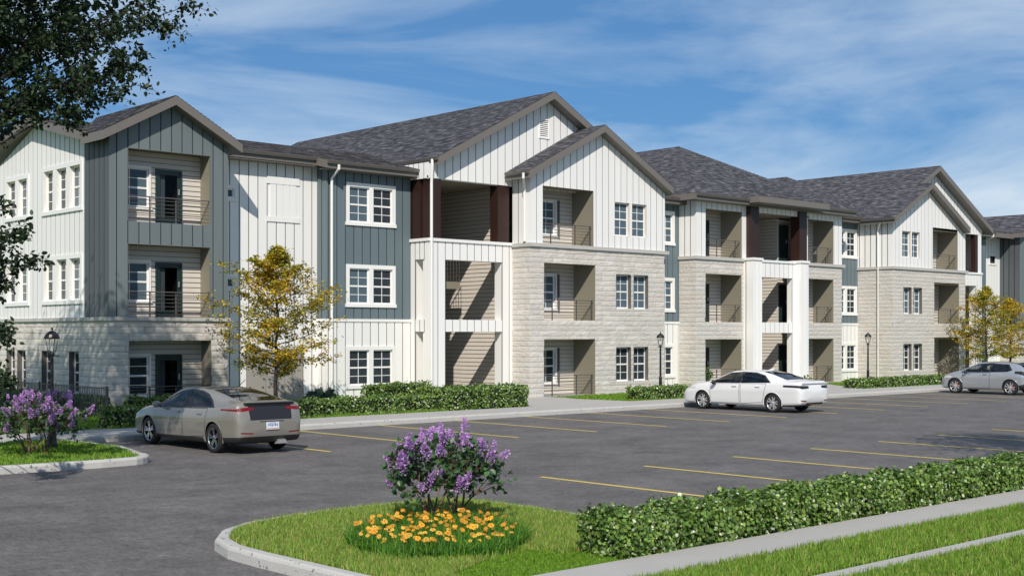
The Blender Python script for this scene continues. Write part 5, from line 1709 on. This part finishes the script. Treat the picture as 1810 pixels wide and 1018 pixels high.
# large dark tree whose trunk stands outside the picture; limbs reach into it
def big_tree():
    random.seed(21)
    base = Vector((6.5, 24.3, .1))
    root = thing('tree', base, 'large dark green broadleaf tree with limbs hanging in at the top', 'tree')
    mb = MB()
    tr = [base, base+Vector((.05, 0, 1.5)), base+Vector((.2, -.1, 3.4)), base+Vector((.5, -.1, 6)), base+Vector((.8, .2, 9)), base+Vector((1.0, .3, 11)), base+Vector((1.1, .4, 13.5))]
    mb.tube(tr, [.42, .34, .30, .25, .18, .11, .04], 10)
    ends = [(11.18,20.95,8.39),(10.62,21.46,7.43),(10.25,21.13,6.85),(9.41,21.22,7.0),(9.65,23.72,6.95),(11.02,23.81,8.4),(9.88,23.5,8.17),(8.63,21.94,7.12),(10.2,20.6,8.2),(10.74,22.72,7.45),(9.55,21.77,6.95),(8.87,23.07,7.3),
            (8.72,21.80,4.32),(8.85,21.70,3.88),(8.55,22.0,3.45),(8.20,20.95,2.58),(8.05,21.1,2.12),(8.15,21.0,1.75),(8.6,22.6,4.85),(8.75,23.1,3.99),(8.35,22.2,2.87),(9.02,22.93,8.34),(9.69,22.32,8.5),
            (8.6, 24.0, 8.8), (9.3, 22.6, 9.0), (8.5, 21.4, 8.6), (9.0, 24.2, 8.0), (8.3, 21.6, 8.2), (9.9, 22.6, 8.2), (8.9, 22.3, 8.0), (9.2, 21.5, 7.9)]
    A, Bd, Wt = [], [], []
    for e in ends:
        e = Vector(e)
        h = min(max(e.z*.62-.2, 1.2), 6.5)
        s = None
        for p, q in zip(tr, tr[1:]):
            if p.z <= h <= q.z: s = p.lerp(q, (h-p.z)/(q.z-p.z))
        mid = s.lerp(e, .5)+Vector((0, 0, .35+.1*random.random()))
        P = [s, s.lerp(mid, .5)+Vector((0, 0, .15)), mid, mid.lerp(e, .5)+Vector((random.gauss(0, .08), random.gauss(0, .08), .12)), e]
        tube_into(mb, P, .032 if e.z > 5.5 else .022, .006, 6)
        low = e.z < 5.6
        span = .34 if low else .52
        for k in range(9 if low else 22):
            t = random.uniform(.70, 1.05)
            a = P[2].lerp(P[4], (t-.5)*2) if not low else P[3].lerp(P[4], random.uniform(.4, 1))
            d = Vector((random.gauss(0, 1), random.gauss(0, 1), random.gauss(-.15, .7))).normalized()
            P2, _ = bend(a, d+(e-mid).normalized()*.5, span*random.uniform(.35, 1.1), 4, .22, -.03)
            tube_into(mb, P2, .009, .003, 3)
            for w in P2[1:]: A.append(tuple(w)); Bd.append(tuple(P2[-1]-P2[0]))
    mb.build('trunk', ['trunk'], root, smooth=True)
    A = np.array(A); Bd = np.array(Bd)
    n = 19000
    idx = rng.integers(0, len(A), n)
    C = A[idx]+rng.normal(0, .06, (n, 3)); D = unit(unit(Bd[idx])*.6+rng.normal(0, .7, (n, 3))); N = unit(np.array([0, 0, 1.])+rng.normal(0, .7, (n, 3)))
    leaves('foliage', C, D, N, rng.uniform(.055, .115, n), ['dark_leaf'], [1], root, W=.85, kind='stuff')
    # upper crown above the frame (casts the shade on the left wing)
    clumps = []
    while len(clumps) < 150:
        p = rng.uniform(-1, 1, 3)
        r = np.linalg.norm(p)
        if .35 < r < 1: clumps.append(np.array([7.6, 24.6, 11.6])+p*np.array([4.7, 4.7, 4.0]))
    clumps = np.array([c for c in clumps if c[2] > 9.2])
    m = 24000
    ci_ = rng.integers(0, len(clumps), m)
    C = clumps[ci_]+rng.normal(0, .42, (m, 3))
    leaves('crown', C, randdir(m), unit(np.array([0, 0, 1.])+rng.normal(0, .6, (m, 3))), rng.uniform(.10, .18, m), ['dark_leaf'], [1], root, W=1.0, kind='stuff')
    lb = MB()
    for c in clumps[::3]:
        s = Vector(tr[3]).lerp(Vector(tr[6]), random.random()*.8); e = Vector(c); lb.tube([s, s.lerp(e, .5)+Vector((0, 0, .3)), e], [.06, .035, .012], 5)
    lb.build('limb', ['trunk'], root)
big_tree()
def shade_tree(base, cz, rad, rz, nclump, nleaf, label, seed):
    random.seed(seed); r_ = np.random.default_rng(seed)
    base = Vector(base)
    root = thing('tree', base, label, 'tree')
    mb = MB()
    tr = [base, base+Vector((.05, .02, cz*.3)), base+Vector((.12, -.05, cz*.6)), base+Vector((.05, .1, cz)), base+Vector((0, .1, cz+rz*.8))]
    mb.tube(tr, [.26, .20, .16, .10, .03], 9)
    cl = []
    while len(cl) < nclump:
        p = r_.uniform(-1, 1, 3)
        if .3 < np.linalg.norm(p) < 1: cl.append(np.array([base.x, base.y, cz])+p*np.array([rad, rad, rz]))
    for c in cl[::2]:
        a = tr[2].lerp(tr[4], random.random()*.8); e = Vector(c); mb.tube([a, a.lerp(e, .5)+Vector((0, 0, .25)), e], [.05, .03, .01], 5)
    mb.build('trunk', ['trunk'], root)
    C = np.array(cl)[r_.integers(0, nclump, nleaf)]+r_.normal(0, .40, (nleaf, 3))
    leaves('crown', C, randdir(nleaf), unit(np.array([0, 0, 1.])+r_.normal(0, .6, (nleaf, 3))), r_.uniform(.09, .16, nleaf), ['dark_leaf'], [1], root, kind='stuff')
shade_tree((8.0, 32.2, .13), 10.2, 2.5, 3.0, 70, 15000, 'unseen dark tree added on the left lawn to shade the left wing', 5)  # added out of view only to throw shade on the left wing
shade_tree((21.2, 6.0, .12), 8.6, 2.1, 2.2, 45, 9000, 'unseen dark tree added in the right verge to shade the parking stalls', 6)  # added out of view, its shadow falls on the right-hand stalls

# ------------------------------------------------------------------ lilac bushes
def lilac(loc, H, Wd, seed, label, bases, nleaf, nflow, npart):
    random.seed(seed)
    root = thing('lilac_bush', loc, label, 'lilac bush', 'flowering lilac bushes', world_children=False)
    mb = MB(); A, Bd, tips, stems = [], [], [], []
    for (bx, by, n0) in bases:
        for k in range(n0):
            az = 2*math.pi*(k+random.random()*.6)/n0; tilt = random.uniform(.15, .8)
            P, d = bend((bx, by, 0), (math.cos(az)*tilt, math.sin(az)*tilt, 1), H*random.uniform(.40, .58), 5, .10, .01)
            tube_into(mb, P, .021, .010, 6); stems += P[2:]
    nt = int(nflow*1.25)
    for k in range(nt):
        # targets spread over an uneven dome
        az = 2.399*k+random.uniform(-.3, .3); q = (k+.5)/nt
        el = math.asin(1-1.42*q)
        rr = random.uniform(.74, 1.05)*(1+.12*math.sin(az*3+seed)+.08*math.sin(az*5+el*4))
        t = Vector((math.cos(az)*math.cos(el)*Wd*.5*rr, math.sin(az)*math.cos(el)*Wd*.5*rr, H*(.56+.44*math.sin(el)*rr)))
        if t.z < H*.22: continue
        s0 = min(stems, key=lambda p: (p-t).length+.25*max(0, p.z-t.z+.1))
        mid = s0.lerp(t, .5)+Vector((random.gauss(0, .03), random.gauss(0, .03), .05))
        P = [s0, s0.lerp(mid, .5), mid, mid.lerp(t, .5)+Vector((0, 0, .02)), t]
        tube_into(mb, P, .008, .003, 4)
        d = (t-mid).normalized()
        for f in np.linspace(.25, 1, 7):
            w = P[2].lerp(P[4], (f-.5)*2) if f > .5 else P[0].lerp(P[2], f*2)
            if w.z > H*.2: A.append(tuple(w)); Bd.append(tuple(d))
        for z in range(3):
            P3, d3 = bend(P[3], d+Vector((random.gauss(0, .8), random.gauss(0, .8), random.gauss(.1, .5))), .16, 3, .12, .0)
            tube_into(mb, P3, .004, .002, 3)
            for w in P3[1:]: A.append(tuple(w)); Bd.append(tuple(d3))
        tips.append((t, (d+Vector((0, 0, .3))).normalized()))
    mb.build('stems', ['twig'], root, smooth=True)
    A = np.array(A); Bd = np.array(Bd)
    idx = rng.integers(0, len(A), nleaf)
    C = A[idx]+rng.normal(0, .035, (nleaf, 3)); D = unit(Bd[idx]*.5+rng.normal(0, .75, (nleaf, 3))+np.array([0, 0, -.25])); N = unit(np.array([0, 0, 1.])+rng.normal(0, .55, (nleaf, 3)))
    S = rng.uniform(.055, .105, nleaf)
    # outermost leaves as single parts, the rest as one
    me = bpy.data.meshes.new('leaf'); me.from_pydata([tuple(v) for v in LEAF*np.array([1.05, 1, 1])], [], [(0, 3, 2, 1), (0, 5, 4, 3)]); me.materials.append(MATS['lilac_leaf'])
    at = me.attributes.new('tint', 'FLOAT', 'POINT'); at.data.foreach_set('value', np.full(6, .5, np.float32)); me.update()
    order = np.argsort((C[:, 0]*.676+C[:, 1]*.737))
    for i in order[:npart]:
        d = Vector(D[i]); x = d.cross(Vector(N[i])).normalized(); z = x.cross(d)
        o = bpy.data.objects.new('leaf', me); link(o, root)
        M = Matrix((x, d, z)).transposed().to_4x4(); s = S[i]
        o.matrix_basis = Matrix.Translation(Vector(C[i])) @ M @ Matrix.Scale(s, 4)
    r = order[npart:]
    leaves('foliage', C[r], D[r], N[r], S[r], ['lilac_leaf'], [1], root, W=1.05, kind='stuff')
    # flower panicles: cones of tiny florets, six shared meshes
    pan = []
    for v in range(6):
        m = 130
        t = rng.random(m)**.8; rad = .052*(1-t)**.75+.006; a = rng.uniform(0, 2*math.pi, m)
        P = np.stack([rad*np.cos(a)*rng.uniform(.5, 1.15, m), rad*np.sin(a)*rng.uniform(.5, 1.15, m), t*.19], 1)+rng.normal(0, .006, (m, 3))
        dd = unit(P*np.array([1, 1, .25])+rng.normal(0, .012, (m, 3)))
        V, F = leaf_verts(P, dd, randdir(m), rng.uniform(.014, .026, m), 1.5)
        mm = bpy.data.meshes.new('flower_cluster'); mm.from_pydata([tuple(q) for q in V], [], [tuple(int(z) for z in f) for f in F])
        mm.materials.append(MATS['lilac_flower']); mm.materials.append(MATS['lilac_flower2'])
        mm.polygons.foreach_set('material_index', np.repeat((rng.random(m) < .45).astype(np.int32), 2))
        at = mm.attributes.new('tint', 'FLOAT', 'POINT'); at.data.foreach_set('value', np.repeat(rng.random(m), 6).astype(np.float32)); mm.update()
        pan.append(mm)
    T = sorted(tips, key=lambda q: -(q[0].z+.30*math.hypot(q[0].x, q[0].y)+random.uniform(0, .85)*H))
    for i in range(nflow):
        p, d = T[i % max(1, int(nflow*.62))]
        dd = (d+Vector((random.gauss(0, .35), random.gauss(0, .35), .55+random.random()*.4))).normalized()
        o = bpy.data.objects.new('flower_cluster', pan[i % 6]); link(o, root)
        o.matrix_basis = Matrix.Translation(p+Vector((random.gauss(0, .03), random.gauss(0, .03), -.02))) @ dd.to_track_quat('Z', 'Y').to_matrix().to_4x4() @ Matrix.Rotation(random.random()*6, 4, 'Z') @ Matrix.Scale(random.uniform(.7, 1.15), 4)
    return root
lilac((10.58, 12.88, .12), 1.17, 1.60, 4, 'purple lilac bush in full bloom above the orange flower bed', [(-.13, .06, 6), (.14, -.10, 5)], 1500, 82, 240)
lilac((10.45, 25.7, .12), 1.16, 1.9, 8, 'purple lilac bush on the left grass island beside a lamp post', [(-.1, .05, 6), (.16, -.12, 5)], 1600, 90, 60)

# ------------------------------------------------------------------ flower bed
BC = np.array([9.62, 11.78]); e1 = np.array([.676, .737]); e2 = np.array([.737, -.676])
bed_poly = [tuple(BC+e1*1.30*math.cos(a)+e2*1.06*math.sin(a)) for a in np.linspace(0, 2*math.pi, 40)[:-1]]
bed = thing('flower_bed', (BC[0], BC[1], .118), 'round bed of orange and yellow daisies in tall bright green blades', 'flower bed')
grass('blades', bed_poly, .115, 2800, .20, ['bed_blade', 'grass_short'], [.75, .25], None, w=.007, lean=.55, parent=bed)
fl = []
for v in range(4):
    mb = MB(); n = 13; rr = random.Random(v)
    for ring, (r0, r1, hz, nn) in enumerate(((.010, .043, .004, n), (.008, .030, .010, 9))):
        for k in range(nn):
            a = 2*math.pi*(k+rr.uniform(-.2, .2)+ring*.5)/nn; c, s = math.cos(a), math.sin(a); w = .0075+rr.uniform(0, .002)
            dr = rr.uniform(-.012, .006)
            P = lambda r, t, z: (r*c-t*s, r*s+t*c, z)
            mb.quad(P(r0, -w*.5, hz), P(r1*.65, -w, hz+.004), P(r1*.65, w, hz+.004), P(r0, w*.5, hz)); mb.quad(P(r1*.65, -w, hz+.004), P(r1, -w*.4, hz+dr), P(r1, w*.4, hz+dr), P(r1*.65, w, hz+.004))
    mb.lathe([(.013, .008), (.010, .017), (.003, .020)], 8, 1, caps=True)
    me = bpy.data.meshes.new('flower'); me.from_pydata(mb.v, [], mb.f)
    me.materials.append(MATS['petal_pale' if v == 3 else 'petal']); me.materials.append(MATS['flower_eye']); me.polygons.foreach_set('material_index', mb.i); me.update(); fl.append(me)
random.seed(12)
sb = MB(); placed = []
while len(placed) < 185:
    r = math.sqrt(random.random()); a = random.uniform(0, 2*math.pi)
    p = BC+e1*1.22*r*math.cos(a)+e2*.99*r*math.sin(a)
    if any((p[0]-q[0])**2+(p[1]-q[1])**2 < .04**2 for q in placed): continue
    placed.append(p)
    front = (p-BC)@e1 < -.35
    z = .12+random.uniform(.17, .26)
    o = bpy.data.objects.new('flower', fl[3 if (front and random.random() < .6) or random.random() < .12 else random.randrange(3)]); link(o, bed)
    d = Vector((random.gauss(-.35, .35), random.gauss(-.4, .35), 1)).normalized()
    o.matrix_basis = Matrix.Translation((p[0], p[1], z)) @ d.to_track_quat('Z', 'Y').to_matrix().to_4x4() @ Matrix.Scale(random.uniform(.55, 1.0), 4)
    sb.tube([(p[0]+random.gauss(0, .02), p[1]+random.gauss(0, .02), .11), (p[0], p[1], z)], .003, 4, caps=False)
st = sb.build('stems', ['bed_blade'], bed); st['kind'] = 'stuff'

# ------------------------------------------------------------------ grass
ci_poly = [p for p in ci_in if p[0] < 13] + [(13, 10.9), (11.0, 10.9), (10.9, 10.06), (7.8, 10.06)]
shortp = [(8.2, 9.45), (8.37, 10.03), (9.2, 10.5), (10.08, 10.7), (10.16, 10.25), (10.4, 10.2), (10.4, 9.45)]
isl = [p for p in ci_in if p[0] < 12.9]
isl = isl + [(7.75, 10.06), (11.6, 10.06), (11.6, 10.9)]
longpoly = [(7.77, 9.45)] + [p for p in offset(ci, -.165) if 8 < p[1] and p[0] < 12.55 and p[1] > 10.6][0:] + [(12.3, 10.4), (12.2, 10.22), (10.5, 10.2), (10.16, 10.25), (10.08, 10.7), (9.2, 10.5), (8.37, 10.03), (8.2, 9.45)]
grass('island_grass', longpoly, .115, 3900, .085, ['grass_long', 'grass_long2'], [.66, .34], 'long yellowish grass on the centre island', holes=(bed_poly,), w=.0055, lean=.42)
grass('island_grass', shortp, .115, 5200, .028, ['grass_short'], [1], 'short bright green lawn between the island grass and the pavement', holes=(bed_poly,), w=.006, lean=.6)
grass('verge_grass', [(7.8, 7.52), (28, 7.52), (28, 8.58), (7.8, 8.58)], .115, 3300, .095, ['grass_long', 'grass_short', 'grass_long2'], [.55, .3, .15], 'grass strip between the front pavement and the edging strip', w=.006, lean=.36)
grass('verge_grass', [(8.2, 5.2), (25, 5.2), (25, 7.24), (8.2, 7.24)], .115, 3000, .092, ['grass_long', 'grass_short', 'grass_long2'], [.55, .3, .15], 'grass in front of the edging strip at the lower corner', w=.006, lean=.36)
grass('island_grass', [(4, 23.95)]+li_in[1:-1]+[(12.2, 28.9), (4, 28.9)], .11, 750, .085, ['grass_long', 'grass_short'], [.7, .3], 'grass on the left island under the lilac', w=.011, lean=.4)
grass('lawn_grass', [(14, 32.0), (29.5, 32.0), (29.5, 37), (14, 37)], .125, 170, .07, ['grass_short'], [1], 'lawn between the hedges and the building', w=.014, lean=.5)
grass('lawn_grass', [(34.4, 31.08), (46.6, 31.08), (46.6, 36.3), (41.3, 35.3), (34.7, 35.3), (34.2, 33.5)], .125, 210, .06, ['grass_short'], [1], 'lawn in front of the middle stone block', w=.016, lean=.5)
grass('lawn_grass', [(49.4, 31.08), (75, 31.08), (75, 35.3), (53, 35.3)], .125, 110, .06, ['grass_short'], [1], 'lawn in front of the right stone block', w=.02, lean=.5)
grass('hedge_grass', [(14.75, 31.06), (25.9, 31.06), (25.9, 31.34), (14.75, 31.34)], .125, 800, .10, ['grass_long', 'grass_short'], [.5, .5], 'grass fringe at the foot of the low hedge', w=.009, lean=.3)

# spiky grey green plant and small shrubs
def spiky(loc, n, ln, label, name='spiky_plant', m='agave_leaf', w=.03, flat=.35):
    root = thing(name, loc, label, 'plant', world_children=False)
    C = np.zeros((n, 3))+rng.normal(0, .05, (n, 3))*np.array([1, 1, .2]); d = randdir(n); d[:, 2] = np.abs(d[:, 2])*.9+flat; d = unit(d)
    S = ln*rng.uniform(.6, 1.1, n)
    V, F = leaf_verts(C, d, unit(np.array([0, 0, 1.])+rng.normal(0, .3, (n, 3))), S, w/ln*4)
    V = V.reshape(n, 6, 3); V[:, 3, 2] -= S*.25; V = V.reshape(-1, 3)
    np_mesh('blades', V, F, [m], root, None, np.repeat(rng.random(n), 6), kind='stuff')
    sb = MB(); sb.lathe([(.05, -.05), (.06, .05), (.02, .12)], 8); sb.build('stem', ['trunk'], root)
    return root
spiky((24.35, 35.9, .13), 190, .85, 'spiky grey green plant against the white wall beside the meter cupboard', w=.035)
def shrub(loc, r, n, label, m='hedge_leaf2', pot=False):
    root = thing('shrub', loc, label, 'shrub', world_children=False)
    p = randdir(n); p[:, 2] = np.abs(p[:, 2]); C = p*r*rng.uniform(.5, 1.05, n)[:, None]*np.array([1, 1, 1.2])+np.array([0, 0, .1+(.3 if pot else 0)])
    leaves('foliage', C, unit(p+rng.normal(0, .6, (n, 3))), unit(p+rng.normal(0, .5, (n, 3))), rng.uniform(.07, .13, n), ['hedge_leaf', m], [.5, .5], root, W=1.0, kind='stuff')
    sb = MB()
    for k in range(6):
        a = k*1.05; sb.tube([(0, 0, 0), (.3*r*math.cos(a), .3*r*math.sin(a), r*.6), (.7*r*math.cos(a), .7*r*math.sin(a), r*.9)], [.015, .01, .005], 4)
    sb.build('stems', ['trunk'], root)
    if pot:
        pb = MB(); pb.lathe([(.12, 0), (.17, .3), (.18, .32), (.15, .32), (.14, .2)], 14); pb.build('pot', ['reveal'], root)
shrub((45.75, 31.55, .13), .42, 520, 'rounded bright green shrub just behind the tail of the white car')
shrub((45.65, 36.9, .15), .36, 300, 'dark potted shrub in the ground floor balcony behind the white car', 'hedge_leaf', pot=True)

# ------------------------------------------------------------------ lamp posts
def lamp(loc, H, label):
    root = thing('street_lamp', loc, label, 'lamp post', 'black lantern lamp posts', world_children=False)
    mb = MB(); s = H/2.55
    mb.lathe([(.13*s, 0), (.125*s, .10*s), (.10*s, .16*s), (.085*s, .34*s), (.095*s, .37*s), (.065*s, .42*s), (.058*s, .72*s), (.066*s, .75*s), (.045*s, .80*s)], 16); mb.build('base', ['black'], root, smooth=False)
    mb = MB(); mb.lathe([(.042*s, .80*s), (.034*s, 1.95*s), (.055*s, 1.97*s), (.055*s, 2.0*s), (.045*s, 2.03*s)], 14); mb.build('pole', ['black'], root)
    mb = MB(); mb.tube([(-.15*s, 0, 1.955*s), (.15*s, 0, 1.955*s)], .012*s, 8)
    for q in (-1, 1): mb.lathe([(.0, -.018*s), (.018*s, 0), (0, .018*s)], 8, 0, (q*.15*s, 0, 1.955*s), caps=False)
    mb.build('crossbar', ['black'], root)
    mb = MB(); mb.lathe([(.075*s, 2.03*s), (.135*s, 2.32*s)], 8, caps=False); mb.build('lantern_glass', ['lamp_glass'], root)
    for k in range(8):
        a = 2*math.pi*k/8
        b = MB(); b.tube([(.077*s*math.cos(a), .077*s*math.sin(a), 2.03*s), (.137*s*math.cos(a), .137*s*math.sin(a), 2.32*s)], .006*s, 4); b.build('lantern_bar', ['black'], root)
    mb = MB(); mb.lathe([(.155*s, 2.31*s), (.16*s, 2.335*s), (.13*s, 2.40*s), (.07*s, 2.46*s), (.03*s, 2.475*s), (.022*s, 2.50*s), (.028*s, 2.515*s), (.012*s, 2.55*s)], 16); mb.build('cap', ['black'], root)
    mb = MB(); mb.lathe([(.02*s, 2.05*s), (.045*s, 2.12*s), (.04*s, 2.17*s), (.012*s, 2.20*s)], 10); mb.build('bulb', ['bulb'], root, smooth=True)
lamp((11.34, 26.93, .11), 2.60, 'black lantern lamp post on the left grass island behind the lilac')
lamp((37.66, 32.62, .13), 2.50, 'black lantern lamp post behind the low hedge by the white car')
lamp((51.86, 32.42, .13), 2.50, 'black lantern lamp post behind the low hedge left of the silver car')

# ------------------------------------------------------------------ metal fence at the left wing
fence = thing('metal_fence', (16.35, 39, .13), 'black metal picket fence beside the stone base of the left wing', 'fence')
fx = 16.40
mb = MB(); mb.box(fx-.015, fx+.015, 35.14, 44.6, .98, 1.01); mb.build('top_rail', ['railing'], fence)
mb = MB(); mb.box(fx-.015, fx+.015, 35.14, 44.6, .24, .27); mb.build('bottom_rail', ['railing'], fence)
for y in (35.1, 37.5, 39.9, 42.3, 44.64):
    mb = MB(); mb.box(fx-.03, fx+.03, y-.03, y+.03, .1, 1.06); mb.build('post', ['railing'], fence)
pk = bpy.data.meshes.new('picket'); m_ = MB(); m_.box(-.008, .008, -.008, .008, .16, .98); pk.from_pydata(m_.v, [], m_.f); pk.materials.append(MATS['railing'])
y = 35.24
while y < 44.55:
    o = bpy.data.objects.new('picket', pk); link(o, fence); o.matrix_basis = Matrix.Translation((fx, y, 0)); y += .115
